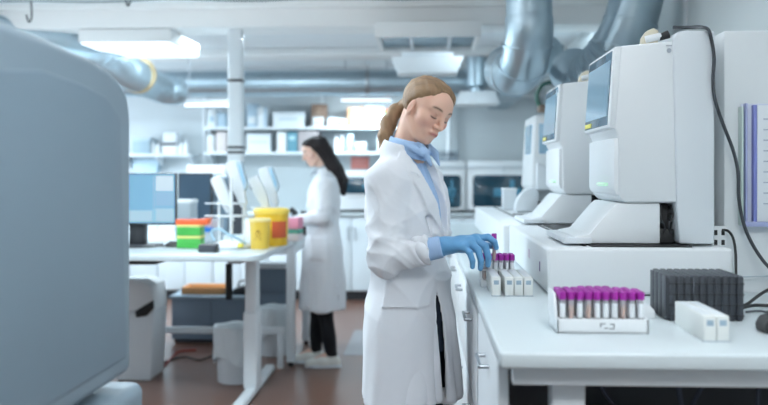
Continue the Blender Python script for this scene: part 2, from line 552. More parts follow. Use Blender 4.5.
# dark space below the near worktop: added dark sheet for its shade, bottles, cables
tag(MB().box(.0, 1.15, 0, .02, 0, HC - TT - .004).build('shade_board', CHAR, None, (.20, 2.47, 0)),
    'added dark sheet standing in for shade under the near worktop', 'board')
BG = mat('green_bottle_plastic', (42, 86, 72), .3)
for i, px in enumerate((598, 648)):
    p = at(px, 390, 2.28)
    t = thing('reagent_bottle', ['dark green bottle under the near worktop, left of the pair', 'dark green bottle under the near worktop, right of the pair'][i],
              'bottle', (p.x, 2.28, .42), 0, 'bottles under the worktop')
    MB().lathe([(0, 0), (.05, 0), (.055, .01), (.055, .24), (.03, .29), (.022, .3), (0, .3)], 24).build('bottle_body', BG, t)
    MB().lathe([(0, .295), (.026, .295), (.026, .34), (0, .34)], 20, bevel=.003).build('bottle_cap', BLACK, t)
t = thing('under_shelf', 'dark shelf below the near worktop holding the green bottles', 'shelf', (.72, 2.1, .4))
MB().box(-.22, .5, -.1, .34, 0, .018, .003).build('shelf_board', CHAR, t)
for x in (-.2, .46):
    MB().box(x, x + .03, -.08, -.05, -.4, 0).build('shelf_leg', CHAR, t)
for i, pts in enumerate(([(.42, 2.25, .96), (.47, 2.2, .8), (.62, 2.2, .72), (.75, 2.24, .9), (.8, 2.3, .96)],
                         [(.6, 2.1, .96), (.64, 2.08, .75), (.78, 2.1, .7), (.83, 2.15, .96)],
                         [(.86, 2.1, .96), (.84, 2.1, .7), (.95, 2.12, .66), (1.0, 2.2, .94)])):
    o = Vector(pts[0])
    tag(MB().tube([Vector(p) - o for p in pts], .006, 8, 8).build('power_cable', mat('slate_cable', (60, 68, 84), .5), None, tuple(o)),
        ['dark cable looping under the near worktop, leftmost', 'dark cable looping under the near worktop, middle one', 'dark cable looping under the near worktop, rightmost'][i], 'cable',
        'cables under the near worktop')

# ------------------------------------------------------------------ instrument bases on the worktop
ZB = 1.158
def base(y0, y1, x0, lab, lip):
    t = thing('instrument_base', lab, 'instrument base', (x0, y0, HC))
    h = ZB - HC
    w = .905 - x0
    MB().box(0, w, 0, y1 - y0, .004, h, .012, 3).build('base_housing', WHITE, t)
    MB().box(.02, w - .02, .02, y1 - y0 - .02, 0, .006).build('base_foot', DARKPL, t)
    MB().box(.115, .125, .05, y1 - y0 - .06, h - .002, h + .0025).build('track_slot', BLACK, t)
    return t
b1 = base(2.548, 3.70, .362, 'low white instrument base on the worktop, nearest one behind the black rack', 0)
b2 = base(3.72, 5.75, .335, 'low white instrument base farther along the worktop, lit brighter on its aisle side', 0)
# printed pictogram and label on the near base side
sq = MB().box(-.0012, 0, .0, .05, .0, .03).build('side_sticker', mat('pale_pink_print', (222, 212, 224), .6), b1, (0, .42, .07))
MB().box(-.0016, 0, -.003, .006, 0, .03).build('side_mark', mat('violet_ink', (112, 90, 140), .6), b1, (0, .16, .055))
# black gap strips on top of the bases under the trays
for b, y0, y1 in ((b1, .02, .46), (b1, .62, 1.1), (b2, .4, .9)):
    MB().box(.135, .43, y0, y1, ZB - HC - .002, ZB - HC + .006, .002).build('tray_gasket', BLACK, b)

SCREEN = mat('touch_screen', (60, 84, 100), .15, var=.12, scale=4, emis=(140, 182, 208), estr=1.0, coat=.2)
SCRD = mat('touch_screen_dark_bar', (62, 92, 112), .2)
LEDG = mat('green_led', (190, 240, 200), .4, emis=(190, 250, 205), estr=.7)
YEL = mat('yellow_sticker', (226, 214, 90), .5)
def M1p(px, py):
    v = at(px, py, 2.6)
    return (v.x - .55, max(v.z - ZB, .001))
MW = .40
def analyser(label):
    t = thing('blood_analyser', label, 'laboratory analyser', (.55, 2.6, ZB + .0064), 0, 'tall white analysers on the right bench')
    P = [M1p(*q) for q in ((620, 48), (660, 44), (679, 43), (679, 205), (625, 205), (619, 199), (618, 138), (614, 131))]
    MB().prism(P, 'y', 0, MW, .008, 3).build('upper_housing', WHITE, t)
    P = [M1p(*q) for q in ((672, 40), (677, 34), (684, 33), (714, 33), (714, 246), (679, 246), (676, 205))]
    MB().prism(P, 'y', -.008, MW + .01, .007, 3).build('rear_column', WHITE2, t)
    # front service door below the screen
    a = M1p(618.4, 139); b = M1p(619.2, 198)
    MB().prism([(a[0] - .012, a[1] - .004), (a[0] + .01, a[1]), (b[0] + .01, b[1]), (b[0] - .008, b[1] + .004), (b[0] - .015, b[1] + .02)], 'y', .006, MW - .006, .004, 2).build('front_door', WHITE, t)
    led = M1p(617.5, 187)
    MB().box(led[0] - .022, led[0] - .006, .09, .2, led[1] - .003, led[1] + .004, .002).build('status_light', LEDG, t)
    # screen frame and glass on the sloping front
    a = Vector(M1p(620, 48)); b = Vector(M1p(614, 131))
    n = Vector((-(a.y - b.y), (a.x - b.x))).normalized()
    def onf(s, d):
        q = b + (a - b) * s + n * d
        return (q.x, max(q.y, .001))
    f_ = MB().prism([onf(0, -.004), onf(1, -.004), onf(.985, .016), onf(.015, .016)], 'y', .001, MW - .001, .005, 2).build('screen_frame', WHITE, t)
    MB().prism([onf(.05, .012), onf(.95, .012), onf(.95, .0185), onf(.05, .0185)], 'y', .022, MW - .022, .002).build('screen_bezel', SCRD, f_)
    MB().prism([onf(.16, .0155), onf(.84, .0155), onf(.84, .0196), onf(.16, .0196)], 'y', .032, MW - .032).build('screen', SCREEN, f_)
    MB().prism([onf(.065, .0165), onf(.12, .0165), onf(.12, .0205), onf(.065, .0205)], 'y', MW - .13, MW - .035, .0005).build('yellow_sticker', YEL, f_)
    # foot with sloped nose
    P = [M1p(*q) for q in ((578, 246), (576, 239), (590, 236.5), (613, 210), (618, 205.5), (661, 205.5), (661, 246))]
    MB().prism(P, 'y', .01, MW - .04, .004, 2).build('foot_housing', WHITE, t)
    P = [M1p(*q) for q in ((564, 246), (564, 240), (592, 240), (592, 246))]
    MB().prism(P, 'y', .0, MW - .02, .003, 2).build('loading_tray', WHITE2, t)
    # black mechanism at the back of the foot
    x0 = M1p(662, 0)[0]
    mb = MB()
    mb.box(x0, x0 + .045, .03, .12, .0, .045, .004).box(x0 + .012, x0 + .034, .05, .1, .045, .12, .003)
    for z in (.06, .085, .105):
        mb.box(x0 + .002, x0 + .043, .05, .09, z, z + .008, .001)
    mb.build('mechanism', BLACK, t)
    mb = MB()
    mb.tube([(x0 + .006, .035, .118), (x0 + .004, .03, .08), (x0 + .016, .028, .05), (x0 + .012, .03, .03)], .003, 8, 6)
    mb.tube([(x0 + .036, .035, .118), (x0 + .04, .03, .085), (x0 + .028, .028, .055), (x0 + .034, .03, .03)], .003, 8, 6)
    mb.build('tubing', DARKPL, t)
    # latch on the roof: beige bracket, white barrel, black hose end
    BE = mat('beige_plastic', (206, 200, 180), .45)
    P = [M1p(*q) for q in ((644, 46), (645, 38), (650, 31), (657, 28), (662, 31), (661, 46))]
    la = MB().prism(P, 'y', .035, .06, .003).build('latch_bracket', BE, t)
    a = M1p(648, 40); b = M1p(664, 37)
    MB().cyl((a[0], .035, a[1]), (b[0], .035, b[1] + .002), .011, seg=20, bevel=.002).build('latch_barrel', WHITE, la)
    a = M1p(662, 38); b = M1p(672, 34.5)
    MB().cyl((a[0], .035, a[1]), (b[0], .035, b[1]), .010, .013, seg=16, bevel=.002).build('hose_end', BLACK, la)
    # small round emblem on the shoulder strip
    lg = M1p(669, 51)
    MB().lathe([(0, 0), (.007, 0), (.007, .0015), (0, .0015)], 16, M=Matrix.Translation((lg[0], -.0005, lg[1] - .005)) @ Matrix.Rotation(PI / 2, 4, 'X')).build('emblem', mat('emblem_grey', (168, 176, 186), .4), t)
    MB().box(lg[0] - .009, lg[0] + .009, -.0015, .0, lg[1] + .008, lg[1] + .011).build('emblem_bar', MATS['emblem_grey'], t)
    return t
an = analyser('tall white analyser with sloping touch screen, nearest of the row on the right bench')
copy_tree(an, loc=(.55, 3.66, ZB + .0064), label='tall white analyser with sloping touch screen, second from the viewer on the right bench')

# third, different instrument at the far end
D3 = 4.95
t = thing('compact_analyser', 'white analyser with two small window panes at the far end of the right bench', 'laboratory analyser', (.56, D3, ZB + .002))
def Q(px, py):
    v = at(px, py, D3)
    return (v.x - .56, max(v.z - ZB, .001))
P = [Q(*q) for q in ((535, 115), (566, 114), (566, 191), (534, 191), (531, 186))]
MB().prism(P, 'y', 0, .5, .014, 3).build('upper_housing', WHITE, t)
w0 = Q(539, 124); w1 = Q(545, 154)
MB().box(w0[0], w1[0] + .02, -.006, .01, w1[1], w0[1], .004).build('side_window', SCREEN, t)
xf = Q(534, 0)[0]
MB().box(xf - .008, xf + .02, .1, .36, w1[1], w0[1], .004).build('front_window', SCREEN, t)
a = Q(536, 163); b = Q(562, 190)
MB().prism([(a[0], a[1]), (a[0] + .06, a[1] - .02), (b[0], a[1] - .02), (b[0], b[1]), (a[0], b[1])], 'y', -.05, .02, .008, 2).build('drip_cover', WHITE2, t)
MB().box(.05, .2, .12, .45, 0, Q(0, 190)[1], .01).build('pillar', WHITE, t)
# rounded nose guard + tray at the foot
prof = [Q(515, 216)] + [(Q(515, 216)[0] + .115 * (1 - math.cos(a)), Q(515, 216)[1] + .135 * math.sin(a)) for a in [k * PI / 20 for k in range(1, 11)]] + [Q(538, 193), Q(538, 216)]
MB().prism(prof, 'y', -.02, .12, .004).build('nose_guard', WHITE2, t)
a = Q(537, 217); b = Q(544, 203)
MB().box(a[0], b[0], -.06, .02, 0.001, b[1] - a[1] + .01, .004).build('pump_block', BLACK, t)
a = Q(505, 213); b = Q(516, 190)
t = thing('waste_box', 'small white box standing at the far left end of the instrument base', 'box', (at(510, 212, 5.2).x, 5.2, ZB))
MB().box(-.04, .04, 0, .12, 0, .125, .008).build('box_body', WHITE2, t)
MB().box(-.043, .043, -.003, .123, .118, .132, .004).build('lid', WHITE, t)
# small holder with one tube before the second analyser
p = at(549, 216, 4.35)
t = thing('tube_holder', 'small white tube holder block on the base between second and third analyser', 'holder', (p.x, 4.35, ZB))
MB().box(-.035, .03, -.03, .05, 0, .075, .006).build('holder_block', WHITE, t)
MB().box(-.02, .025, -.03, -.02, .075, .11, .003).build('back_plate', WHITE2, t)

# ------------------------------------------------------------------ tubes
def make_tube(label, cat_loc, group, fill, fh, h=.1, r=.0062, cr=.0082):
    t = thing('test_tube', label, 'test tube', cat_loc, 0, group)
    MB().lathe([(0, 0), (r * .6, .0015), (r, .007), (r, h - .012)], 14).build('tube_body', GLASS, t)
    if fill is not None:
        MB().lathe([(0, .001), (r * .55, .0025), (r * .86, .0075), (r * .86, fh), (0, fh)], 12).build('sample', fill, t)
    n = 12                                       # label wraps two thirds of the tube
    v, f = [], []
    for i in range(n + 1):
        a = R(-215 + 250 * i / n)
        for rr, z in ((1.03, .32), (1.08, .32), (1.08, .70), (1.03, .70)):
            v.append((r * rr * math.cos(a), r * rr * math.sin(a), h * z))
    for i in range(n):
        for q in range(4):
            f.append((i * 4 + q, i * 4 + (q + 1) % 4, i * 4 + 4 + (q + 1) % 4, i * 4 + 4 + q))
    f += [(0, 1, 2, 3), (n * 4 + 3, n * 4 + 2, n * 4 + 1, n * 4)]
    if fill is not AMBER:
        MB()._new(v, f).build('paper_label', PAPER, t)
    MB().lathe([(0, h - .018), (cr * .94, h - .018), (cr, h - .016), (cr, h - .002), (cr * .9, h), (cr * .5, h), (cr * .45, h - .002), (0, h - .002)], 16).build('cap', PURPLE, t)
    return t
def proto_set(h, r, cr):
    ps = []
    for fill, fh in ((None, 0), (BLOOD, h * .34), (AMBER, h * .6), (BLOOD, h * .62)):
        ps.append((fill, fh))
    return ps

def fill_rack(p0, nx, ny, pitch, z, rackname, h, r, cr, fills, order_from_left=True, skip=(), pitchy=None):
    protos = {}
    for j in range(ny):
        for i in range(nx):
            if (i, j) in skip:
                continue
            kind = fills(i, j)
            row = ORD[j] if j < ny - 1 else 'back'
            row = 'front' if j == 0 else row
            lab = 'purple-capped tube in %s row of %s, %s from left' % (row, rackname, ORD[i])
            loc = (p0[0] + i * pitch, p0[1] + j * (pitchy or pitch), z)
            if kind not in protos:
                f, fh = ((None, 0), (BLOOD, h * .55), (AMBER, h * .64), (BLOOD, h * .66))[kind]
                protos[kind] = make_tube(lab, loc, 'purple-capped tubes in ' + rackname, f, fh, h, r, cr)
            else:
                copy_tree(protos[kind], loc=loc, rotz=random.uniform(0, 6.28), label=lab)

# the large near rack
pf0 = onz(557, 334, HC); pf1 = onz(648, 334, HC)
W = pf1.x - pf0.x
t = thing('tube_rack', 'large white tube rack full of purple-capped tubes at the front of the worktop', 'rack', (pf0.x, pf0.y, HC), R(0))
NX, NY = 10, 6
pit = (W - .01) / NX
DPT = NY * pit + .012
hb = .034
MB().box(0, W, 0, DPT, 0, .008, .003).box(0, W, 0, .005, 0, hb, .002).box(0, W, DPT - .005, DPT, 0, hb, .002).box(W - .006, W, 0, DPT, 0, hb, .002).box(0, .006, 0, DPT, 0, hb + .003, .002).build('rack_tray', WHITE, t)
ew = MB()
ew.prism([(.004, hb), (DPT - .004, hb), (DPT - .012, hb + .055), (.03, hb + .055)], 'x', -.004, .002, .0015)
ew.build('end_plate', WHITE, t)
g = MB()
for i in range(NX + 1):
    g.box(.004 + i * pit, .0055 + i * pit, .006, DPT - .006, hb - .006, hb)
for j in range(NY + 1):
    g.box(.008, W - .008, .005 + j * pit, .0065 + j * pit, hb - .006, hb)
g.build('rack_grid', WHITE2, t)
mk = MB()
for (x, z, w, h) in ((.0, .006, .012, .0018), (.0, -.001, .0022, .008), (.009, -.004, .009, .0018), (.022, .005, .01, .0018), (.03, -.002, .002, .007), (.02, -.005, .012, .0018)):
    mk.box(x, x + w, -.0009, .0005, z, z + h)
mk.build('rack_marking', INK, t, (W * .47, 0, hb * .5))
random.seed(3)
FILL = {(1, 0): 2, (7, 0): 2, (2, 0): 1, (4, 0): 1, (5, 0): 1, (8, 0): 1, (6, 0): 0}
fill_rack((pf0.x + .005 + pit / 2, pf0.y + .006 + pit / 2), NX, NY, pit, HC + .008, 'the large near rack', .086, .0064, .0086,
          lambda i, j: FILL.get((i, j), random.choice((0, 1, 1, 3, 2))), skip=[(0, 5), (1, 5), (2, 5), (7, 5), (8, 5), (9, 5), (9, 4)])

# the small rack under the gloved hand
ph = onz(480.5, 287, HC)
pit2 = .0178
t = thing('tube_rack', 'small white tube rack of purple-capped tubes under the blue gloved hand', 'rack', (ph.x + .001, ph.y, HC))
NX2, NY2 = 6, 4
W2, D2 = NX2 * pit2 + .006, NY2 * pit2 + .006
g = MB().box(0, W2, 0, D2, 0, .02, .003)
for z in (.052,):
    for i in range(NX2 + 1):
        g.box(i * pit2 + .002, i * pit2 + .004, .001, D2 - .001, z, z + .004)
    for j in range(NY2 + 1):
        g.box(.001, W2 - .001, j * pit2 + .002, j * pit2 + .004, z, z + .004)
for x in (.001, W2 - .004):
    for y in (.001, D2 - .004):
        g.box(x, x + .003, y, y + .003, .01, .056)
g.build('rack_frame', WHITE, t)
fill_rack((ph.x + .004 + pit2 / 2, ph.y + .003 + pit2 / 2), NX2, NY2, pit2, HC + .0205, 'the small rack', .082, .006, .0082,
          lambda i, j: 2 if (i == 0 and j == 0) else random.choice((1, 1, 3, 0)), skip=[(0, 0), (0, 1)])
# two uncapped amber tubes at the corner beneath the fingers
for i, (dx, dy) in enumerate(((.000, .0), (.0, 1.0))):
    t = thing('test_tube', ['open tube with amber contents at the near left corner of small rack', 'open tube with amber contents under fingertips, behind the corner tube'][i],
              'test tube', (ph.x + .004 + pit2 / 2 + dx * pit2, ph.y + .003 + pit2 / 2 + dy * pit2, HC + .0205), 0, 'open amber tubes in the small rack')
    MB().lathe([(0, 0), (.0036, .0015), (.006, .007), (.006, .05)], 14).build('tube_body', GLASS, t)
    MB().lathe([(0, .001), (.0035, .0025), (.0054, .0075), (.0054, .04), (0, .04)], 12).build('sample', AMBER, t)

# slim white reagent cassettes
CASS = mat('cassette_white', (222, 226, 224), .45, var=.02)
CASSL = mat('cassette_label', (150, 172, 188), .6)
def cassette(label, loc, w, h, d, group):
    t = thing('reagent_cassette', label, 'cassette', loc, 0, group)
    MB().box(0, w, 0, d, 0, h, .002).build('cassette_body', CASS, t)
    MB().box(w * .12, w * .88, d * .1, d * .95, h - .0005, h + .0012, .0005).build('cassette_lid', WHITE2, t)
    MB().box(w * .22, w * .78, -.0008, .001, h * .62, h * .84).build('cassette_label', CASSL, t)
    MB().box(-.001, w + .001, -.001, .01, 0, .003).build('cassette_base', GREYPL, t)
    return t
pa = [onz(492, 296.5, HC), onz(505, 296.5, HC), onz(514.3, 296.5, HC), onz(524, 296.5, HC)]
c0 = None
labs = ['slim white cassette left of three others, beside the small tube rack', 'slim white cassette by the hand rack, leftmost of the close trio',
        'slim white cassette by the hand rack, middle of the close trio', 'slim white cassette by the hand rack, rightmost of the close trio']
for p, lb in zip(pa, labs):
    yo = .0
    if c0 is None:
        c0 = cassette(lb, (p.x, 2.53, HC), .0262, .056, .215, 'slim cassettes beside the small rack')
    else:
        copy_tree(c0, loc=(p.x, 2.53, HC), label=lb)
pb = [onz(704, 342, HC), onz(717, 342, HC)]
for i, p in enumerate(pb):
    copy_tree(c0, loc=(p.x, p.y, HC), label=['slim white cassette at the front right by the black rack, left of the pair', 'slim white cassette at the front right by the black rack, right of the pair'][i],
              group='slim cassettes in front of the black rack')

# black ribbed rack
pk = onz(667, 321, HC); pk1 = onz(744, 321, HC)
W = pk1.x - pk.x
t = thing('ribbed_rack', 'black ribbed plastic rack block standing on the worktop by the end panel wall', 'rack', (pk.x, pk.y, HC))
H = .112; DP = .155
mb = MB().box(.002, W - .002, .004, DP, .002, H - .003, .003)
for i in range(10):
    x = .004 + (W - .008) * (i + .5) / 10
    mb.box(x - .0062, x + .0062, -.001, DP + .003, 0, H, .0022)
mb.build('rack_block', CHAR, t)
mb = MB()
for k in range(4):
    mb.box(-.0025, .003, .006 + k * .037, .038 + k * .037, .003, H - .002, .002)
mb.build('side_rib', CHAR, t)
mb = MB()
for k in range(4):
    z = .012 + k * .026
    mb.box(.003, W - .003, -.0015, .002, z, z + .0035)
mb.build('cross_line', DARKPL, t)
# small white wedge box behind the near rack
p = onz(651, 321, HC)
t = thing('cuvette_box', 'small white box between the large tube rack and black ribbed rack', 'box', (p.x - .012, p.y + .03, HC))
MB().prism([(0, 0), (.03, 0), (.03, .02), (.018, .032), (0, .034)], 'y', 0, .1, .002).build('box_body', WHITE, t)
MB().box(.002, .017, .006, .094, .031, .0355, .001).build('lid', WHITE2, t)

# cables
def cable(name, label, pts, r, m):
    o = Vector(pts[0])
    return tag(MB().tube([Vector(p) - o for p in pts], r, 10, 8).build(name, m, None, tuple(o)), label, 'cable')
YP = 2.583
cable('power_cable', 'thick dark cable curving from the nearest analyser roof down the white panel',
      [at(673, 32, 2.665) + Vector((0, 0, .014)), at(688, 27.5, 2.66), at(700, 27, 2.61), at(708, 29.5, 2.578), at(711.5, 40, YP), at(714, 58, YP), at(713, 80, YP), at(715, 100, YP), at(723, 124, 2.6), at(733, 150, 2.605),
       at(738, 172, 2.605), at(739, 200, 2.605), at(745, 228, 2.605), at(757, 252, 2.6), at(772, 270, 2.58), at(795, 285, 2.58)], .0052, CHAR)
cable('plug_cable', 'thin black cable from the wall socket down behind the black rack',
      [at(722, 230, 2.635), at(728, 231, 2.625), at(733, 238, 2.6), at(735.5, 252, 2.57), at(736, 272, 2.52), at(737, 298, 2.47)], .004, BLACK)
zc = HC + .008
cable('data_cable', 'thin grey cable stretched level across the white panel right of black rack',
      [at(738, 277, 2.64), at(755, 276.5, 2.64), at(775, 276, 2.64), at(800, 276, 2.64)], .0022, GREYPL)
cable('black_cable', 'black cable rising to the right edge behind the black rack',
      [onz(740, 307, zc), onz(748, 303.5, zc + .004), at(758, 296, 2.4), at(768, 290, 2.45), at(790, 282, 2.5)], .0045, BLACK)
cable('extension_cable', 'black cord lying flat at the right edge behind the black rack',
      [onz(738, 309, HC + .006), onz(752, 305.5, HC + .006), onz(766, 305.5, HC + .006), onz(790, 307, HC + .006)], .0045, BLACK)
cable('slim_cord', 'slim dark cord lying nearest on the worktop beside the black rack right side',
      [onz(746, 312, HC + .005), onz(760, 311, HC + .005), onz(775, 314, HC + .005)], .003, CHAR)
p = onz(771, 333, HC)
t = thing('handheld_scanner', 'black handheld device cut off at the right edge of the worktop', 'scanner', (p.x, p.y, HC))
MB().prism([(-.02, 0), (.07, 0), (.07, .03), (.02, .045), (-.012, .035), (-.022, .018)], 'y', -.02, .04, .006, 3).build('scanner_body', BLACK, t)
MB().box(.0, .05, -.012, .03, .04, .047, .002).build('scanner_button', CHAR, t)

# wall socket and folder pocket on the panel
p = at(718.5, 237, 2.66)
t = thing('wall_socket', 'white double socket plate with black ports on the panel above black rack', 'socket', (p.x, 2.66, p.z))
MB().box(-.024, .024, -.008, 0, -.034, .034, .003).build('face_plate', WHITE, t)
for x in (-.011, .011):
    for z in (.014, -.016):
        MB().box(x - .005, x + .005, -.0095, -.006, z - .008, z + .008, .001).build('port', BLACK, t)
p = at(740, 225, 2.66); q = at(740, 104, 2.66)
t = thing('document_pocket', 'lilac edged document pocket with papers on the white panel at right edge', 'document holder', (p.x, 2.66, p.z))
Hh = q.z - p.z
LIL = mat('lilac_plastic', (162, 171, 210), .4, var=.04)
MB().box(0, .19, -.012, 0, 0, Hh, .003).build('pocket_back', mat('pale_lilac_plastic', (206, 214, 230), .4), t)
MB().box(.006, .012, -.03, -.01, .012, Hh + .0, .001).build('folder_edge', LIL, t)
MB().box(.03, .04, -.03, -.011, .012, Hh - .005, .001).build('folder_edge', mat('violet_plastic', (120, 128, 190), .4), t)
MB().box(.042, .19, -.026, -.012, .012, Hh - .006, .001).build('paper_stack', PAPER, t)
MB().box(-.006, .0, -.03, 0, 0, Hh - .01, .001).build('clear_side', mat('pale_green_edge', (196, 214, 208), .4), t)
MB().box(0, .19, -.034, -.03, 0, .012, .001).box(0, .19, -.034, 0, -.003, .002, .001).build('pocket_lip', LIL, t)
lines = MB()
for k in range(9):
    lines.box(.06, .17, -.0268, -.0258, Hh - .05 - k * .032, Hh - .046 - k * .032)
lines.build('printed_lines', mat('faint_ink', (176, 184, 198), .8), t)
# ------------------------------------------------------------------ foreground machine, left
FGX = -.66
t = thing('floor_instrument', 'large pale grey instrument seen from the side filling the left foreground', 'instrument', (FGX, 1.0, 0))
def FP(px, py):
    # point on the plane x=FGX
    u = (px - 384) / FPX
    dx, dy = -ST + u * CT, CT + u * ST
    k = FGX / dx
    return (dy * k - 1.0, CAMH + k * (HY - py) / FPX)
far = FP(132, 100)
zt0 = FP(3, 18)[1]; zt1 = FP(96, 63)[1]
yb = far[0]
prof = [(-1.2, zt0 + .06), (FP(3, 18)[0], zt0)] + [FP(*q) for q in ((50, 38), (90, 56), (108, 67), (121, 79), (129, 94), (132, 116))] + [(yb, .93), (-1.2, .93)]
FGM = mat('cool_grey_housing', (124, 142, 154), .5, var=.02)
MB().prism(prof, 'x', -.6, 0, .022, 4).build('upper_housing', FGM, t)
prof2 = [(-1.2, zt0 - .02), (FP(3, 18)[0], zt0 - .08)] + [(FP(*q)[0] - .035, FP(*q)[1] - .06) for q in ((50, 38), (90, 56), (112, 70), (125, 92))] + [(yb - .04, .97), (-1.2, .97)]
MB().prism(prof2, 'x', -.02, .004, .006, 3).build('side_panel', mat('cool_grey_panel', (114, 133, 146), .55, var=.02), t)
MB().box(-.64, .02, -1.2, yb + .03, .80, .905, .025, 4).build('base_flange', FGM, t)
MB().box(-.58, -.02, -1.15, yb - .03, 0, .81, .01).build('stand', GREYPL, t)

# ------------------------------------------------------------------ computer table
HT = .93
tx1 = -.90
t = thing('lab_table', 'height adjustable white lab table at left with computer and yellow bins', 'table', (-1.7, 5.2, 0))
def rounded(x0, x1, y0, y1, r):
    o = []
    for cx, cy, a0 in ((x1 - r, y1 - r, 0), (x0 + r, y1 - r, 90), (x0 + r, y0 + r, 180), (x1 - r, y0 + r, 270)):
        o += [(cx + r * math.cos(R(a0 + k * 15)), cy + r * math.sin(R(a0 + k * 15))) for k in range(7)]
    return o
MB().prism(rounded(-1.1, .80, -.56, .68, .09), 'z', HT - .036, HT, .006, 3).build('tabletop', COUNTER, t)
for lx in (.62, -.9):
    MB().box(lx - .045, lx + .045, .03, .17, .045, .52, .012, 3).build('lower_column', METALW, t)
    MB().box(lx - .036, lx + .036, .04, .16, .5, HT - .06, .01, 3).build('upper_column', METALW, t)
    MB().box(lx - .035, lx + .035, -.46, .72, .0, .05, .018, 3).build('foot', METALW, t)
    MB().box(lx - .04, lx + .04, -.4, .58, HT - .066, HT - .036, .004).build('bracket', GREYPL, t)
MB().box(-.9, .6, .06, .12, HT - .09, HT - .04, .006).build('cross_rail', GREYPL, t)
MB().prism(rounded(-.82, .2, -.5, -.2, .05), 'z', HT - .062, HT - .037, .006).build('cable_tray', CHAR, t)
MB().box(-.06, .03, -.565, -.5, HT - .05, HT - .037, .004).build('height_switch', GREYPL, t)

def tp(px, py):
    return onz(px, py, HT)
# monitor
p = tp(137, 247)
yM = 5.15
a = at(176, 225, yM); b = at(176, 173, yM)
t = thing('computer_monitor', 'computer monitor showing a pale blue program window on the left table', 'monitor', (a.x - .28, yM, HT))
zs0, zs1 = a.z - HT, b.z - HT
MB().box(-.28, .28, 0, .035, zs0, zs1, .006).build('monitor_case', DARKPL, t)
SB = mat('screen_blue', (34, 48, 58), .25, emis=(128, 184, 218), estr=2.0, var=.03)
SB2 = mat('screen_pale', (36, 48, 56), .25, emis=(176, 212, 230), estr=2.0, var=.03)
SB3 = mat('screen_mid', (36, 48, 56), .25, emis=(150, 192, 224), estr=2.0, var=.08, scale=40)
SB4 = mat('screen_white', (40, 48, 54), .25, emis=(222, 240, 248), estr=2.1, var=.03)
hz = zs1 - zs0
MB().box(-.272, .272, -.002, .001, zs0 + .012, zs1 - .008).build('screen', SB, t)
x_d = .145
MB().box(x_d + .012, .262, -.0035, 0, zs0 + hz * .66, zs1 - .018).build('screen_plate_view', SB4, t)
g = MB()
for k in range(1, 7):
    x = x_d + .012 + k * (.262 - x_d - .012) / 7
    g.box(x - .001, x + .001, -.0045, 0, zs0 + hz * .66, zs1 - .018)
for k in range(1, 5):
    z = zs0 + hz * .66 + k * (hz * .34 - .018) / 5
    g.box(x_d + .012, .262, -.0045, 0, z - .001, z + .001)
g.build('screen_grid', SB3, t)
MB().box(x_d + .008, .268, -.0035, 0, zs0 + hz * .36, zs0 + hz * .64).build('screen_table', SB3, t)
MB().box(-.27, x_d - .01, -.0035, 0, zs0 + .02, zs0 + hz * .28).box(x_d + .008, .268, -.0035, 0, zs0 + .02, zs0 + hz * .32).build('screen_log', SB2, t)
MB().box(x_d - .004, x_d, -.0035, 0, zs0 + .02, zs1 - .02).build('screen_divider', SB2, t)
sx = at(138, 240, yM + .06).x - t.location.x
MB().box(sx - .05, sx + .05, .035, .1, .0, zs0 + .12, .006).build('monitor_stand', DARKPL, t)
MB().box(sx - .11, sx + .13, -.03, .16, .0, .012, .004).build('monitor_foot', CHAR, t)

# second monitor with dark screen, further back on the other bench: placed with the back table below
# mouse
p = tp(174, 247)
t = thing('computer_mouse', 'black computer mouse on the left table right of the monitor stand', 'mouse', (p.x, p.y, HT))
me = bmesh.new()
bmesh.ops.create_uvsphere(me, u_segments=24, v_segments=14, radius=1)
for v in me.verts:
    v.co = Vector((v.co.x * .06, v.co.y * .036, max(v.co.z, -.02) * .036))
mbm = MB(); mbm.bm.free(); mbm.bm = me
mbm.build('mouse_shell', BLACK, t)
MB().cyl((-.02, -.004, .032), (-.02, .004, .032), .006, seg=12).build('scroll_wheel', CHAR, t)
o = tp(168, 247)
tag(MB().tube([(0, 0, .006), (-.05, .0, .006), (-.10, -.05, .006), (-.17, -.10, .006), (-.27, -.12, .006), (-.36, -.10, .006)], .005, 8, 8).build('mouse_cable', BLACK, None, tuple(o)),
    'black mouse cable curling across the left tabletop', 'cable')

# green tube boxes with orange lids
GREEN = mat('green_box_plastic', (62, 158, 66), .45)
ORANGE = mat('orange_plastic', (222, 96, 52), .45)
YELL = mat('pale_yellow_plastic', (222, 212, 130), .5)
p0 = tp(176.5, 248.5); p1 = tp(200.5, 248.5)
W = p1.x - p0.x
hg = (248.5 - 231) / FPX * p0.y
hh = hg / 1.0
s1 = .082; s2 = .078
def tipbox(z, h, label, top):
    t = thing('tip_box', label, 'box', (p0.x, p0.y, HT + z), 0, 'stacked green boxes on the computer table')
    MB().box(0, W, 0, .11, 0, h * .8, .006).build('box_base', GREEN, t)
    MB().box(-.002, W + .002, -.002, .112, h * .8, h, .004).build('lid', top, t)
    return t
tipbox(0, .075, 'green pipette tip box with yellow lid, bottom of the stack near the mouse', YELL)
tipbox(.075, .066, 'green pipette tip box with yellow lid, upper one of the stack near the mouse', YELL)
t = thing('cap_tray', 'orange plastic tray lying on top of the green box stack', 'tray', (p0.x - .01, p0.y + .01, HT + .141))
MB().prism([(-.0, 0), (W + .05, 0), (W + .06, .04), (W * .6, .028), (0, .034)], 'y', 0, .09, .005).build('tray_body', ORANGE, t)
MB().box(.02, W - .02, .015, .075, .03, .034, .001).build('tray_inset', mat('deep_orange', (196, 70, 44), .5), t)
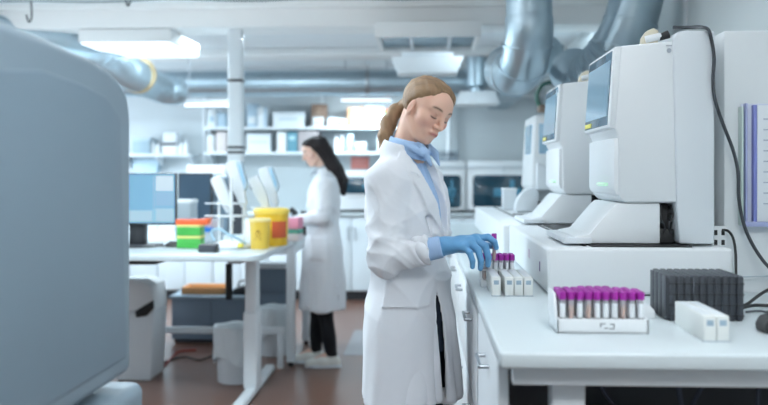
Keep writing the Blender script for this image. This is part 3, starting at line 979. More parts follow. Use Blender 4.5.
# clear box with red behind
p = tp(205, 243)
t = thing('clear_box', 'clear plastic box with reddish contents behind the blue capped bottle', 'box', (p.x + .0, p.y + .12, HT))
MB().box(-.04, .07, 0, .1, 0, .15, .006).build('box_body', mat('clear_plastic', (214, 226, 236), .15, alpha=.5), t)
MB().box(-.035, .02, .01, .09, .07, .14, .004).build('red_contents', mat('red_plastic', (196, 64, 54), .5), t)
# bottle with blue cap
p = tp(208, 243)
t = thing('reagent_bottle', 'squat clear bottle with blue cap behind the dark tray on left table', 'bottle', (p.x, p.y, HT))
MB().lathe([(0, 0), (.042, 0), (.044, .006), (.044, .06), (.03, .075), (.03, .08), (0, .08)], 24).build('bottle_body', MATS['clear_plastic'], t)
MB().lathe([(0, .074), (.038, .074), (.038, .1), (.034, .103), (0, .103)], 24).build('bottle_cap', mat('blue_cap', (42, 110, 190), .4), t)
# dark tray
p0 = tp(198, 252.5); p1 = tp(216.5, 252.5)
t = thing('sample_block', 'small dark grey sample block on the left table before the pipettes', 'block', (p0.x, p0.y, HT))
W = p1.x - p0.x
MB().box(0, W, 0, .075, 0, .045, .005).build('block_body', CHAR, t)
g = MB()
for i in range(4):
    for j in range(3):
        g.lathe([(0, .0385), (.008, .0385), (.008, .0415), (0, .0415)], 10, c=(W * (i + .7) / 4.4, .014 + j * .023, .0045))
g.build('block_well', BLACK, t)

# pipette stand
p = tp(229, 249)
t = thing('pipette_stand', 'round based pipette stand with upright rods on the left table', 'stand', (p.x, p.y + .06, HT))
MB().lathe([(0, 0), (.11, 0), (.112, .012), (.1, .03), (.06, .046), (.02, .05), (0, .05)], 36).build('stand_base', WHITE, t)
MB().lathe([(.1125, .004), (.1135, .004), (.1135, .01), (.1125, .01)], 36).build('base_ring', GREYPL, t)
MB().box(.06, .09, -.1, -.07, .012, .035, .003).build('yellow_tab', YEL, t)
MB().cyl((0, 0, .045), (0, 0, .42), .011, seg=16).build('rod', WHITE, t)
for k, (x, y) in enumerate(((-.075, .0), (.07, .02))):
    MB().cyl((x, y, .03), (x, y, .29), .008, seg=12).build('side_rod', WHITE, t)
for z in (.19, .265):
    MB().lathe([(.085, z), (.094, z), (.094, z + .009), (.085, z + .009)], 32).box(-.09, .09, -.005, .005, z, z + .008).box(-.16, -.085, -.006, .006, z, z + .008, .002).build('holder_ring', WHITE, t)
coil = MB()
coil.tube([(-.09, -.05, .05), (-.11, -.04, .1), (-.06, -.07, .12), (0, -.08, .09), (.06, -.07, .06), (.1, -.05, .03)], .008, 10, 8)
coil.build('coiled_lead', mat('pale_blue_lead', (160, 190, 208), .4), t)

# electronic pipettes leaning in the stand
def pipette(px0, py0, px1, py1, Y, label, scr):
    a = at(px0, py0, Y); b = at(px1, py1, Y)       # top, bottom
    t = thing('electronic_pipette', label, 'pipette', tuple(b), 0, 'electronic pipettes in the pipette stand')
    d = a - b
    L = d.length
    ang = math.atan2(-d.x, d.z)
    Mr = Matrix.Rotation(-ang, 4, 'Y')
    w = .036
    prof = [(-w * .5, 0), (w * .55, 0), (w, L * .4), (w, L * .97), (w * .7, L), (-w * .8, L), (-w, L * .93), (-w * .9, L * .4)]
    MB().prism(prof, 'y', -.028, .028, .008, 3, M=Mr).build('pipette_grip', WHITE, t)
    if scr:
        MB().prism([(w * 1.0, L * .3), (w * 1.75, L * .42), (w * 1.85, L * .95), (w * 1.0, L * .97)], 'y', -.034, .034, .006, 3, M=Mr).build('display_head', mat('pale_blue_plastic', (186, 208, 222), .4), t)
        MB().prism([(w * 1.1, L * .42), (w * 1.66, L * .5), (w * 1.72, L * .88), (w * 1.1, L * .9)], 'y', -.036, -.03, .001, M=Mr).build('display', mat('display_blue', (150, 190, 214), .2, emis=(150, 190, 214), estr=.2), t)
    MB().cyl(Mr @ Vector((0, 0, .01)), Mr @ Vector((0, 0, -.06)), .014, .008, seg=16).build('tip_cone', WHITE2, t)
    MB().prism([(-w * 1.25, L * .7), (-w * .85, L * .66), (-w * .85, L * .9), (-w * 1.1, L * .88)], 'y', -.012, .012, .003, M=Mr).build('finger_hook', CHAR, t)
    return t
pipette(216, 177, 230, 212, 5.15, 'white electronic pipette, lowest and leftmost leaning in the stand', False)
pipette(231, 162, 244, 206, 5.2, 'white electronic pipette with tall display head, second from left in the stand', True)
pipette(253, 177, 268, 210, 5.45, 'white electronic pipette, third from left, leaning behind the yellow bins', False)
pipette(263, 168, 276, 205, 5.62, 'white electronic pipette with display head, rightmost above the yellow bins', True)
# second stand carrying the right-hand pipettes
p = at(262, 240, 5.52)
t = thing('pipette_stand', 'white pipette stand mostly hidden behind the yellow sharps bins', 'stand', (p.x, 5.56, HT))
MB().lathe([(0, 0), (.1, 0), (.1, .012), (.05, .04), (0, .045)], 32).build('stand_base', WHITE, t)
MB().cyl((0, 0, .04), (0, 0, .36), .011, seg=16).build('rod', WHITE, t)
MB().lathe([(.07, .22), (.08, .22), (.08, .23), (.07, .23)], 32).box(-.075, .075, -.005, .005, .22, .228).build('holder_ring', WHITE, t)

# yellow sharps bins
SY = mat('sharps_yellow', (240, 196, 48), .4, var=.04, sub=.0)
SYL = mat('sharps_yellow_lid', (248, 214, 90), .4)
REDL = mat('hazard_red_label', (196, 84, 40), .5)
p0 = tp(268.5, 246.5)
t = thing('sharps_bin', 'large yellow sharps bin with red brown hazard label on the left table', 'bin', (p0.x, p0.y + .1, HT))
k = p0.y / FPX
rB = 17.5 * k; hB = 38 * k
MB().lathe([(0, 0), (rB * .9, 0), (rB * .93, .006), (rB, hB * .86), (rB * .98, hB * .87), (0, hB * .87)], 40).build('bin_body', SY, t)
MB().lathe([(rB * 1.04, hB * .85), (rB * 1.06, hB * .86), (rB * 1.06, hB * .95), (rB * .95, hB), (rB * .3, hB), (rB * .28, hB * .97), (0, hB * .97)], 40).build('lid', SYL, t)
lb = MB()
v, f = [], []
for i in range(9):
    a = R(-78 + 5.4 * i * 1.3)
    for z in (hB * .22, hB * .66):
        v.append((rB * 1.005 * math.cos(a), rB * 1.005 * math.sin(a), z))
        v.append((rB * .98 * math.cos(a), rB * .98 * math.sin(a), z))
for i in range(8):
    b = i * 4
    f += [(b, b + 4, b + 6, b + 2), (b + 1, b + 3, b + 7, b + 5), (b, b + 1, b + 5, b + 4), (b + 2, b + 6, b + 7, b + 3)]
f += [(0, 2, 3, 1), (32, 33, 35, 34)]
lb._new(v, f).build('hazard_label', REDL, t)
p1 = tp(258, 249.5)
t = thing('sharps_bin', 'small translucent yellow sharps bin standing before the large one', 'bin', (p1.x, p1.y + .055, HT))
k = p1.y / FPX
rb = 10.5 * k; hb_ = 31 * k
MB().lathe([(0, 0), (rb * .85, 0), (rb * .88, .004), (rb, hb_ * .92), (0, hb_ * .92)], 32).build('bin_body', mat('translucent_yellow', (242, 206, 84), .35, alpha=.8), t)
MB().lathe([(rb * 1.02, hb_ * .9), (rb * 1.1, hb_ * .9), (rb * 1.1, hb_ * .97), (rb * 1.0, hb_), (rb * .5, hb_), (0, hb_ * .985)], 32).build('lid', mat('clear_yellow_lid', (246, 228, 160), .35, alpha=.85), t)
mk = MB()
for (x, z, w, h) in ((-.02, .09, .04, .004), (-.016, .075, .032, .004), (-.02, .06, .012, .004), (.004, .06, .014, .004), (-.01, .1, .02, .012)):
    mk.box(x, x + w, -rb * .985, -rb * .9, z, z + h)
mk.build('printed_mark', mat('brown_ink', (150, 112, 40), .6), t)
# pink/green/white packs
p = tp(291, 243)
for i, (z, h, c, lab) in enumerate(((0, .05, (222, 214, 218), 'flat white pack, lowest in the pile right of the yellow bins'),
                                    (.05, .03, (92, 168, 150), 'flat green pack in the middle of the pile right of the yellow bins'),
                                    (.08, .075, (230, 150, 178), 'pink pack on top of the pile right of the yellow bins'))):
    t = thing('glove_pack', lab, 'pack', (p.x - .04, p.y + .14, HT + z), R(-8), 'packs piled beside the yellow bins')
    mm = mat('pack_%d' % i, c, .6)
    MB().box(-.05, .07, 0, .12, 0, h, .005).build('pack_body', mm, t)
    MB().box(-.02, .04, .03, .09, h - .0005, h + .001).build('pack_flap', PAPER, t)

# ------------------------------------------------------------------ second table behind
t = thing('lab_table', 'second white lab table behind the computer table, beside the far woman', 'table', (-1.75, 6.5, 0))
MB().box(-1.15, .84, -.48, .42, .87, .905, .006, 3).build('tabletop', COUNTER, t)
for x, y in ((.79, -.42), (-1.1, -.42), (.79, .36), (-1.1, .36)):
    MB().box(x - .03, x + .03, y - .03, y + .03, 0.03, .87, .006).build('leg', METALW, t)
    MB().cyl((x, y, 0), (x, y, .03), .022, seg=16).build('leg_foot', BLACK, t)
MB().box(-1.1, .79, -.44, -.4, .8, .87, .004).build('front_rail', METALW, t)
MB().box(.77, .81, -.42, .36, .8, .87, .004).build('side_rail', METALW, t)
HT2 = .905
a = at(178, 222, 6.3); b = at(212, 173, 6.3)
t = thing('computer_monitor', 'dark switched off monitor behind the bright one', 'monitor', ((a.x + b.x) / 2, 6.3, HT2))
w = (b.x - a.x) / 2
MB().box(-w, w, 0, .035, a.z - HT2, b.z - HT2, .006).build('monitor_case', DARKPL, t)
MB().box(-w + .012, w - .012, -.002, .001, a.z - HT2 + .016, b.z - HT2 - .012).build('screen', mat('dark_screen', (66, 84, 100), .15), t)
MB().box(-.035, .035, .036, .07, .0, .3, .006).build('monitor_stand', CHAR, t)
MB().box(-.13, .13, -.03, .12, 0, .012, .004).build('monitor_foot', CHAR, t)
a = at(203, 215, 6.45); b = at(222, 177, 6.45)
t = thing('equipment_tower', 'blue grey equipment tower right of the dark monitor', 'equipment', ((a.x + b.x) / 2, 6.45, HT2))
w = (b.x - a.x) / 2
MB().box(-w, w, 0, .4, 0, b.z - HT2, .012, 3).build('tower_case', mat('slate_blue_case', (116, 136, 152), .5), t)
MB().box(-w + .02, w - .02, -.004, .002, .05, .2, .003).build('tower_vent', mat('slate_dark', (88, 106, 122), .5), t)
a = at(178, 222, 5.75); b = at(195, 200, 5.75)
t = thing('desktop_centrifuge', 'small white desktop device behind the green boxes', 'device', ((a.x + b.x) / 2, 5.66, HT))
w = (b.x - a.x) / 2
MB().box(-w, w, 0, .16, .006, b.z - HT, .012, 3).build('device_case', GREYPL, t)
MB().box(-w - .003, w + .003, -.003, .163, b.z - HT - .02, b.z - HT + .004, .006).build('lid', WHITE, t)
MB().box(-w + .02, w - .02, .02, .14, 0, .008).build('foot_pad', BLACK, t)
# dark tablet stand by the far woman's hands
t = thing('microscope', 'dark small microscope on the second table before the far woman', 'microscope', (at(297, 205, 6.5).x, 6.55, HT2))
MB().box(.02, .075, -.028, .028, .165, .185, .005).build('microscope_head', DARKPL, t)
MB().box(-.09, .09, -.1, .1, 0, .03, .008).build('microscope_base', DARKPL, t)
MB().box(.03, .07, -.03, .03, .03, .17, .01).build('microscope_arm', DARKPL, t)
MB().box(-.07, .04, -.05, .05, .07, .085, .003).build('stage', BLACK, t)
MB().cyl((-.02, 0, .1), (-.02, 0, .16), .02, .026).build('objective', CHAR, t)
MB().cyl((-.01, 0, .16), (-.06, 0, .2), .022).build('eyepiece', DARKPL, t)

# ------------------------------------------------------------------ things on the floor, left
def fl(px, py):
    return onz(px, py, 0)
def bin_(pxc, pyb, wpx, ytop, label, seed):
    p = fl(pxc, pyb)
    k = p.y / FPX
    r = wpx * k / 2
    h = (pyb - ytop) * k
    t = thing('waste_bin', label, 'bin', (p.x, p.y + r, 0), 0, 'lined white waste bins under the tables')
    MB().lathe([(0, .0), (r * .8, 0), (r * .84, .01), (r * .96, h * .97), (r * .92, h * .97), (r * .8, .02), (0, .02)], 36).build('bin_body', WHITE2, t)
    rnd = random.Random(seed)
    ph = [rnd.uniform(0, 6.28) for _ in range(4)]
    v, f = [], []
    n, zs = 64, [.42, .5, .6, .72, .84, .94, 1.0, 1.03, 1.0, .9, .6]
    for j, z in enumerate(zs):
        for i in range(n):
            a = 2 * PI * i / n
            wv = .03 * math.sin(5 * a + ph[0]) + .025 * math.sin(11 * a + ph[1] + j) + .015 * math.sin(17 * a + ph[2] - j)
            rr = r * (1.04 + wv * (1.2 if j < 6 else .5)) if j < 8 else r * (.88 - .03 * (j - 8))
            zz = h * z + (h * .10 * math.sin(3 * a + ph[3]) if j == 0 else h * .012 * math.sin(5 * a + ph[1]) * (1 if j < 8 else 0))
            v.append((rr * math.cos(a), rr * math.sin(a), zz))
    for j in range(len(zs) - 1):
        for i in range(n):
            f.append((j * n + i, j * n + (i + 1) % n, (j + 1) * n + (i + 1) % n, (j + 1) * n + i))
    MB()._new(v, f).build('bin_liner', mat('white_liner_film', (222, 230, 234), .3, var=.04, bump=.25, bscale=18, alpha=.92), t, angle=80)
bin_(231, 386, 44, 330, 'white waste bin with plastic liner beside the table leg, nearer one', 1)
bin_(271, 358, 34, 310, 'white waste bin with plastic liner farther back beneath the second table', 5)
# pedal bin at left with black swing flap
p = fl(140, 381)
t = thing('swing_bin', 'tall white bin with dark swing flap beside the grey foreground instrument', 'bin', (p.x, p.y, 0))
k = p.y / FPX
w = 15 * k
h = (381 - 310) * k
MB().prism([(-w * 1.6, 0), (w * .7, 0), (w * .95, h), (-w * 1.6, h)], 'y', 0, .3, .012, 3).build('bin_body', WHITE2, t)
MB().prism([(-w * 1.6, h), (w * 1.0, h), (w * .75, h + .17), (w * .1, h + .2), (-w * 1.6, h + .2)], 'y', -.005, .305, .012, 3).build('bin_lid', WHITE, t)
MB().prism([(-w * .3, h + .0), (w * .95, h + .075), (w * .98, h + .02), (w * .5, h - .03), (-w * .2, h - .04)], 'y', -.02, .0, .003).build('swing_flap', BLACK, t)
# low grey cabinet at back
p0 = fl(158, 352); p1 = fl(240, 352)
t = thing('low_cabinet', 'low grey cabinet on the floor behind the table legs at left', 'cabinet', (p0.x, p0.y + .35, 0))
W = p1.x - p0.x + .02
GC = mat('blue_grey_cabinet', (108, 124, 140), .5)
MB().box(0, W, 0, .5, .03, .36, .006).build('cabinet_body', GC, t)
MB().box(-.02, W + .02, -.02, .52, .36, .385, .005).build('cabinet_top', mat('blue_grey_top', (140, 158, 172), .4), t)
MB().box(.02, W - .02, .02, .48, 0, .03).build('plinth', BLACK, t)
MB().box(W * .5 - .002, W * .5 + .002, -.003, .002, .04, .35).build('door_gap', CHAR, t)
# cardboard lid on the low cabinet
t = thing('cardboard_tray', 'flat orange brown cardboard tray on the low grey cabinet', 'tray', (p0.x + .06, p0.y + .42, .385))
TW = .36
TANB = mat('tan_board', (206, 152, 100), .7, var=.08)
MB().box(0, TW * 1.0, 0, .25, 0, .012, .002).build('tray_floor', TANB, t)
MB().box(0, TW, 0, .012, .0, .06, .002).box(0, TW, .238, .25, 0, .06, .002).box(0, .012, 0, .25, 0, .06, .002).box(TW - .012, TW, 0, .25, 0, .06, .002).build('tray_side', TANB, t)
t = thing('tool_bag', 'dark flat bag lying on the low grey cabinet right of cardboard tray', 'bag', (p0.x + .47, p0.y + .42, .385))
MB().prism([(0, 0), (.2, 0), (.19, .05), (.1, .07), (.02, .05)], 'y', 0, .22, .012, 3).build('bag_body', DARKPL, t)
MB().tube([(.04, .1, .055), (.06, .1, .1), (.14, .1, .1), (.16, .1, .055)], .007, 8, 6).build('bag_handle', BLACK, t)
# grey pedestal below the second table
a = at(254, 300, 6.78); b = at(290, 300, 6.78)
t = thing('drawer_pedestal', 'blue grey drawer pedestal with pale top below the second table', 'cabinet', (a.x, 6.78, 0))
W = b.x - a.x
MB().box(0, W, 0, .12, .03, .62, .006).build('pedestal_body', GC, t)
MB().box(-.01, W + .01, -.02, .13, .62, .66, .005).build('pedestal_top', METALW, t)
MB().box(.02, W - .02, .02, .11, 0, .03).build('plinth', BLACK, t)
for z in (.05, .24, .43):
    MB().box(.008, W - .008, -.012, 0, z, z + .18, .003).build('drawer', GC, t)
# cross bar stand (lower rail at left)
a = fl(150, 358)
t = thing('foot_rail', 'white horizontal foot rail standing under the second table', 'rail', (a.x, 5.98, 0))
zr = at(200, 331, 5.98).z
MB().box(-.3, 1.06, 0, .045, zr - .02, zr + .025, .005).build('rail_bar', METALW, t)
for x in (-.25, 1.03):
    MB().box(x - .02, x + .02, .0, .045, 0, zr - .02, .004).build('rail_leg', METALW, t)
# dark hanging strap: gas spring tube under the table
p = at(229, 262, 5.7)
t = thing('hanging_tube', 'black tube hanging below the computer table next to the leg', 'tube', (p.x, 5.7, HT - .04))
MB().cyl((0, 0, -.12), (0, 0, -.36), .024, seg=16, bevel=.004).build('tube_sleeve', BLACK, t)
MB().cyl((0, 0, 0), (0, 0, -.12), .009, seg=12).build('tube_rod', CHROME, t)
# cable loops on the floor
for i, pts in enumerate(([(150, 368), (170, 360), (185, 357), (200, 360), (215, 354)], [(152, 362), (163, 366), (178, 352), (196, 350)])):
    P = [onz(x, y, .007) for x, y in pts]
    o = P[0].copy()
    tag(MB().tube([q - o for q in P], .007, 8, 8).build('floor_cable', [BLACK, mat('red_cable', (150, 52, 48), .5)][i], None, tuple(o)),
        ['black cable lying loosely on the floor below the computer table', 'dark red cable on the floor beside the white swing bin'][i], 'cable')
# ------------------------------------------------------------------ back bench, cabinets, shelves
HBK = .957
tag(MB().box(-3.6, XR - .01, 9.2, 9.98, HBK - .035, HBK, .005).build('worktop', COUNTER), 'white worktop of the long bench along the back wall', 'worktop')
DOORM = mat('cabinet_door_white', (214, 224, 230), .4, var=.02)
n = 8
x0, x1 = -3.55, XR - .03
wu = (x1 - x0) / n
protoc = None
for i in range(n):
    lab = 'white two door base cabinet under the back bench, %s from the left end' % ORD[i]
    if protoc is None:
        t = protoc = thing('base_cabinet', lab, 'cabinet', (x0 + i * wu, 9.24, 0), 0, 'base cabinets of the back bench')
        MB().box(.004, wu - .004, .02, .7, .1, HBK - .04, .003).build('cabinet_body', METALW, t)
        MB().box(.004, wu - .004, .05, .7, 0, .1).build('plinth', DARKPL, t)
        for s in (0, 1):
            d = MB().box(.008 + s * wu / 2, wu / 2 - .004 + s * wu / 2, 0, .02, .11, HBK - .05, .003).build('door', DOORM, t)
            xh = wu / 2 + (-.04 if s == 0 else .04)
            MB().cyl((xh, -.025, .66), (xh, -.025, .8), .006).cyl((xh, 0, .67), (xh, -.025, .67), .005).cyl((xh, 0, .79), (xh, -.025, .79), .005).build('handle', CHROME, d)
    else:
        copy_tree(protoc, loc=(x0 + i * wu, 9.24, 0), label=lab)

# glass-fronted analysers on the back bench
def cabinet_analyser(x0, x1, wins, label, ty=161, wy=(208, 175)):
    t = thing('glass_front_analyser', label, 'laboratory analyser', (x0, 9.22, HBK), 0, 'glass fronted analysers on the back bench')
    W = x1 - x0
    h = at(450, ty, 9.22).z - HBK
    z0 = at(450, wy[0], 9.22).z - HBK; z1 = at(450, wy[1], 9.22).z - HBK
    MB().box(0, W, .01, .6, .03, h, .012, 2).build('analyser_case', METALW, t)
    MB().box(.02, W - .02, .03, .58, 0, .03).build('foot_rail', BLACK, t)
    MB().box(-.004, W + .004, -.012, .61, h - .075, h - .06, .003).build('top_trim', GREYPL, t)
    for a, b in wins:
        def rr(a, b, z0, z1, r):
            o = []
            for cx, cz, a0 in ((b - r, z1 - r, 0), (a + r, z1 - r, 90), (a + r, z0 + r, 180), (b - r, z0 + r, 270)):
                o += [(cx + r * math.cos(R(a0 + k * 18)), cz + r * math.sin(R(a0 + k * 18))) for k in range(6)]
            return o
        f_ = MB().prism(rr(a - .025, b + .025, z0 - .025, z1 + .025, .06), 'y', -.01, .012, .004).build('window_frame', WHITE, t)
        MB().prism(rr(a, b, z0, z1, .045), 'y', -.014, .0, .002).build('window_pane', TEALGL, f_)
        # pale gantry seen in the glass
        MB().box(a + (b - a) * .35, a + (b - a) * .8, -.016, -.010, z0 + (z1 - z0) * .35, z0 + (z1 - z0) * .6, .002).box(a + (b - a) * .62, a + (b - a) * .7, -.016, -.010, z0 + .06, z1 - .05, .002).build('gantry', mat('gantry_teal', (70, 130, 156), .25, var=.3, scale=9), f_)
    MB().box(W * .5 - .003, W * .5 + .003, -.004, .012, .05, h - .08).build('door_gap', GREYPL, t)
    return t
X = lambda px: at(px, 180, 9.22).x
cabinet_analyser(X(336), X(402), [(.09, .66)], 'low white analyser with dark glass strip on the back bench between the two women', 170.5, (194, 178))
cabinet_analyser(X(404), X(466), [(.32, .615)], 'white glass fronted analyser directly right of the front woman')
cabinet_analyser(X(467), X(540), [(.06, .7)], 'white glass fronted analyser at the right corner of the back bench')
# rack of tubes on top of the analyser
p = at(445, 160, 9.4)
zt = at(450, 161, 9.22).z
t = thing('vial_rack', 'small grey vial rack on top of the analyser right of the front woman', 'rack', (p.x - .1, 9.4, zt))
g = MB().box(0, .24, 0, .1, 0, .02, .003)
for i in range(6):
    g.box(.005 + i * .042, .03 + i * .042, .01, .09, .02, .12, .003)
g.build('rack_body', mat('slate_rack', (120, 136, 150), .5), t)
MB().box(-.004, .244, -.002, .102, .07, .08, .002).build('rack_bar', CHAR, t)

# wall shelves
YS = 9.62
SHELF = mat('shelf_white', (224, 232, 236), .45, var=.01)
def shelf(px0, px1, py, label):
    a = at(px0, py, YS); b = at(px1, py, YS)
    t = thing('wall_shelf', label, 'shelf', (a.x, YS, a.z - .028), 0, 'white shelves on the back wall')
    W = b.x - a.x
    MB().box(0, W, 0, YB - YS - .001, 0, .028, .003).build('shelf_board', SHELF, t)
    for s in (.04, W * .5, W - .04):
        MB().prism([(YB - YS - .002, 0), (YB - YS - .002, -.14), (YB - YS - .03, -.14), (.06, 0)], 'x', s - .006, s + .006).build('bracket', METALW, t)
    return a.z
zU = shelf(204, 402, 127, 'upper white wall shelf loaded with boxes behind the women')
zL = shelf(204, 402, 152, 'lower white wall shelf at head height of the far woman')
zS = shelf(118, 190, 154, 'short white wall shelf at the left above the monitor')
for i, px in enumerate((204, 322, 392)):
    p = at(px, 160, 9.97)
    tag(MB().box(-.02, .02, -.02, 0, 0, 1.0, .003).build('shelf_upright', METALW, None, (p.x, 9.995, 1.5)),
        'white slotted shelf upright on the back wall, %s' % ['left end', 'middle, behind the far woman', 'right end by the front woman'][i], 'upright')

def sbox(px0, px1, pyt, z, rgb, label, cat='box', name='storage_box', dy=.03, front=None, lid=None, dep=.26):
    a = at(px0, pyt, YS + dy); b = at(px1, pyt, YS + dy)
    W, h = b.x - a.x, a.z - z
    t = thing(name, label, cat, (a.x, YS + dy, z))
    m = mat('box_%d_%d_%d' % rgb, rgb, .65, var=.06)
    MB().box(0, W, 0, dep, 0, h, .005).build('box_body', m, t)
    if lid:
        MB().box(-.004, W + .004, -.004, dep + .004, h * .82, h + .003, .004).build('lid', mat('box_%d_%d_%d' % lid, lid, .6), t)
    if front:
        fx0, fx1, fz0, fz1, c = front
        MB().box(W * fx0, W * fx1, -.0045, .001, h * fz0, h * fz1, .001).build('front_label', mat('box_%d_%d_%d' % c, c, .6), t)
    return t
PW, PB, PT = (224, 232, 236), (176, 200, 216), (96, 148, 166)
BR, BD, GB = (178, 140, 108), (134, 112, 98), (170, 164, 166)
sbox(247, 257, 104, zU, PB, 'pale blue box, first from the column on the upper shelf', front=(.15, .85, .15, .45, PW))
sbox(257.6, 267, 107, zU, PW, 'white box with blue side, second from the column on the upper shelf', front=(.7, 1, .0, 1, PB))
sbox(273, 304, 112, zU, PW, 'wide white device box with slotted grille front on the upper shelf', front=(.18, .8, .45, .6, (196, 212, 222)), lid=(214, 224, 230))
sbox(311, 326, 104, zU, BD, 'tall brown cardboard box on the upper shelf above the far woman', dy=.1, front=(.35, .65, .55, .9, (150, 128, 112)), dep=.2)
sbox(312.5, 323, 117, zU, PW, 'small white carton in front of the tall brown box on the upper shelf', dy=.005, dep=.08, front=(.2, .8, .3, .5, PB))
sbox(327, 336.5, 118, zU, PW, 'small white tub right of the brown box on the upper shelf', lid=(206, 216, 224), dep=.15)
sbox(338, 346, 119, zU, (150, 176, 196), 'small blue grey carton with pale top on the upper shelf', lid=(220, 228, 232), dep=.15)
sbox(347, 365, 107, zU, BR, 'tan cardboard box with white strip on the upper shelf', front=(.32, .62, .05, .95, (226, 224, 218)))
tf = sbox(366, 392, 123, zU, (158, 124, 92), 'flat brown box under the pale blue one on the upper shelf')
zf = at(366, 123, YS + .03).z
sbox(366, 384, 106, zf, (176, 204, 222), 'pale blue box stacked on the flat brown box on the upper shelf', front=(.1, .9, .2, .4, PW), dep=.22)
sbox(384.6, 391.5, 109, zf, (206, 92, 54), 'bright red orange box stacked beside the pale blue box near the ponytail', front=(0, 1, .55, .85, (86, 140, 80)), dep=.2)
sbox(247, 270, 134, zL, PW, 'wide white box by the column on the lower shelf', front=(.1, .9, .5, .62, (200, 214, 224)), lid=(216, 226, 232))
sbox(277, 286, 132, zL, (230, 236, 238), 'narrow white box beside the teal one on the lower shelf')
sbox(287, 297, 132, zL, PT, 'teal binder box on the lower shelf left of the taupe box', front=(.2, .8, .6, .8, (170, 204, 212)))
sbox(298, 318, 131, zL, GB, 'taupe box on the lower shelf just left of the far woman', front=(.2, .8, .2, .3, (150, 144, 148)))
for i, (a, b, y) in enumerate(((334, 338.5, 135), (339.5, 344.5, 135))):
    p = at((a + b) / 2, 140, YS + .1)
    r = (b - a) / 2 / FPX * 9.7
    h = at(340, y, YS + .1).z - zL
    t = thing('spray_bottle', 'white plastic bottle on the lower shelf, %s of the pair right of far woman' % ['left', 'right'][i], 'bottle', (p.x, YS + .1, zL), 0, 'white bottles on the lower shelf')
    MB().lathe([(0, 0), (r, 0), (r, h * .7), (r * .5, h * .84), (r * .5, h * .86)], 20).build('bottle_body', WHITE, t)
    MB().lathe([(0, h * .84), (r * .6, h * .84), (r * .6, h), (0, h)], 16).build('bottle_cap', WHITE2, t)
sbox(346.5, 353, 134, zL, (182, 206, 218), 'slim pale blue box right of the white bottles on the lower shelf', dep=.15)
sbox(355, 366, 142, zL, PW, 'low white box on the lower shelf above the red notice', dep=.18, front=(.1, .9, .3, .7, (208, 216, 222)))
sbox(377, 388, 136, zL, (190, 206, 212), 'pale grey box on the lower shelf behind the front woman shoulder', dep=.2)
# left end of the long shelves
sbox(207, 216, 109, zU, PW, 'white box at the left end of the upper shelf', front=(.2, .8, .3, .6, PB))
sbox(217, 226, 113, zU, PB, 'bluish box second from left on the upper shelf')
sbox(207, 214, 135, zL, PW, 'white box at the left end of the lower shelf', front=(.2, .8, .2, .6, (214, 206, 204)))
sbox(216, 226, 132, zL, (214, 206, 206), 'pale pinkish box left of the column on the lower shelf')
# items on the short left shelf
sbox(132, 150, 138, zS, (150, 172, 184), 'blue grey device on the short left shelf, leftmost', lid=(176, 194, 204))
p = at(141, 140, YS + .1)
t = thing('balance', 'white scale with dark display band on the short left shelf', 'scale', (at(170, 150, YS + .1).x, YS + .08, zS))
MB().box(-.09, .09, 0, .2, 0, .1, .01).build('scale_body', WHITE, t)
MB().box(-.085, .085, -.012, .01, .1, .13, .006).build('display_band', CHAR, t)
MB().box(-.08, .08, .01, .19, .1, .25, .01).build('draft_shield', WHITE2, t)
for i, (px, y) in enumerate(((153, 141), (158, 143), (181, 143), (186, 141))):
    p = at(px, 150, YS + .08)
    h = at(px, y, YS + .08).z - zS
    t = thing('spray_bottle', ['white bottle on the short left shelf, right beside the blue grey device', 'white bottle on the short left shelf, left of the scale',
              'white bottle on the short left shelf, just right of the scale', 'white bottle at the right end of the short left shelf'][i], 'bottle', (p.x, YS + .08, zS), 0, 'white bottles on the short left shelf')
    MB().lathe([(0, 0), (.026, 0), (.026, h * .7), (.014, h * .84), (.014, h * .86)], 18).build('bottle_body', WHITE, t)
    MB().lathe([(0, h * .84), (.016, h * .84), (.016, h), (0, h)], 14).build('bottle_cap', WHITE2, t)
# hanging dispenser beneath the short shelf
p = at(146, 166, 9.9)
t = thing('towel_dispenser', 'pale blue paper towel dispenser on the wall under the short left shelf', 'dispenser', (p.x, 9.867, p.z - .13))
MB().prism([(-.17, .24), (.17, .24), (.13, 0), (-.13, 0)], 'y', 0, .135, .015, 3).build('dispenser_case', mat('pale_blue_case', (176, 200, 214), .45), t)
MB().box(-.165, .165, -.006, .01, .225, .245, .003).build('dispenser_edge', CHAR, t)
# red notice on the wall
a = at(351, 169, 9.98); b = at(369, 157, 9.98)
t = thing('wall_notice', 'small salmon red printed notice on the back wall left of the front woman', 'notice', (a.x, 9.99, a.z))
W, H = b.x - a.x, b.z - a.z
MB().box(0, W, -.006, .008, 0, H, .001).build('notice_sheet', mat('salmon_red_sheet', (214, 132, 124), .6), t)
g = MB()
for k in range(3):
    g.box(W * .12, W * (.88 - .12 * (k % 2)), -.008, -.005, H * (.2 + .25 * k), H * (.26 + .25 * k))
g.build('printed_lines', mat('salmon_pale_print', (232, 178, 170), .7), t)
# white instrument on the back bench by the wall, left
a = at(188, 173, 9.4); b = at(226, 165, 9.4)
t = thing('bench_hood', 'low white bench hood on the back bench behind the pipettes', 'hood', ((a.x + b.x) / 2, 9.35, HBK))
w = (b.x - a.x) / 2
zt_ = b.z - HBK
MB().box(-w, w, 0, .5, zt_ - .1, zt_, .01).build('hood_top', WHITE, t)
MB().box(-w, -w + .03, 0, .5, 0, zt_ - .1, .004).build('hood_side', WHITE2, t)
MB().box(w - .03, w, 0, .5, 0, zt_ - .1, .004).build('hood_side', WHITE2, t)
MB().box(-w + .03, w - .03, .02, .03, .1, zt_ - .1).build('hood_sash', mat('sash_glass', (200, 220, 230), .1, alpha=.35), t)

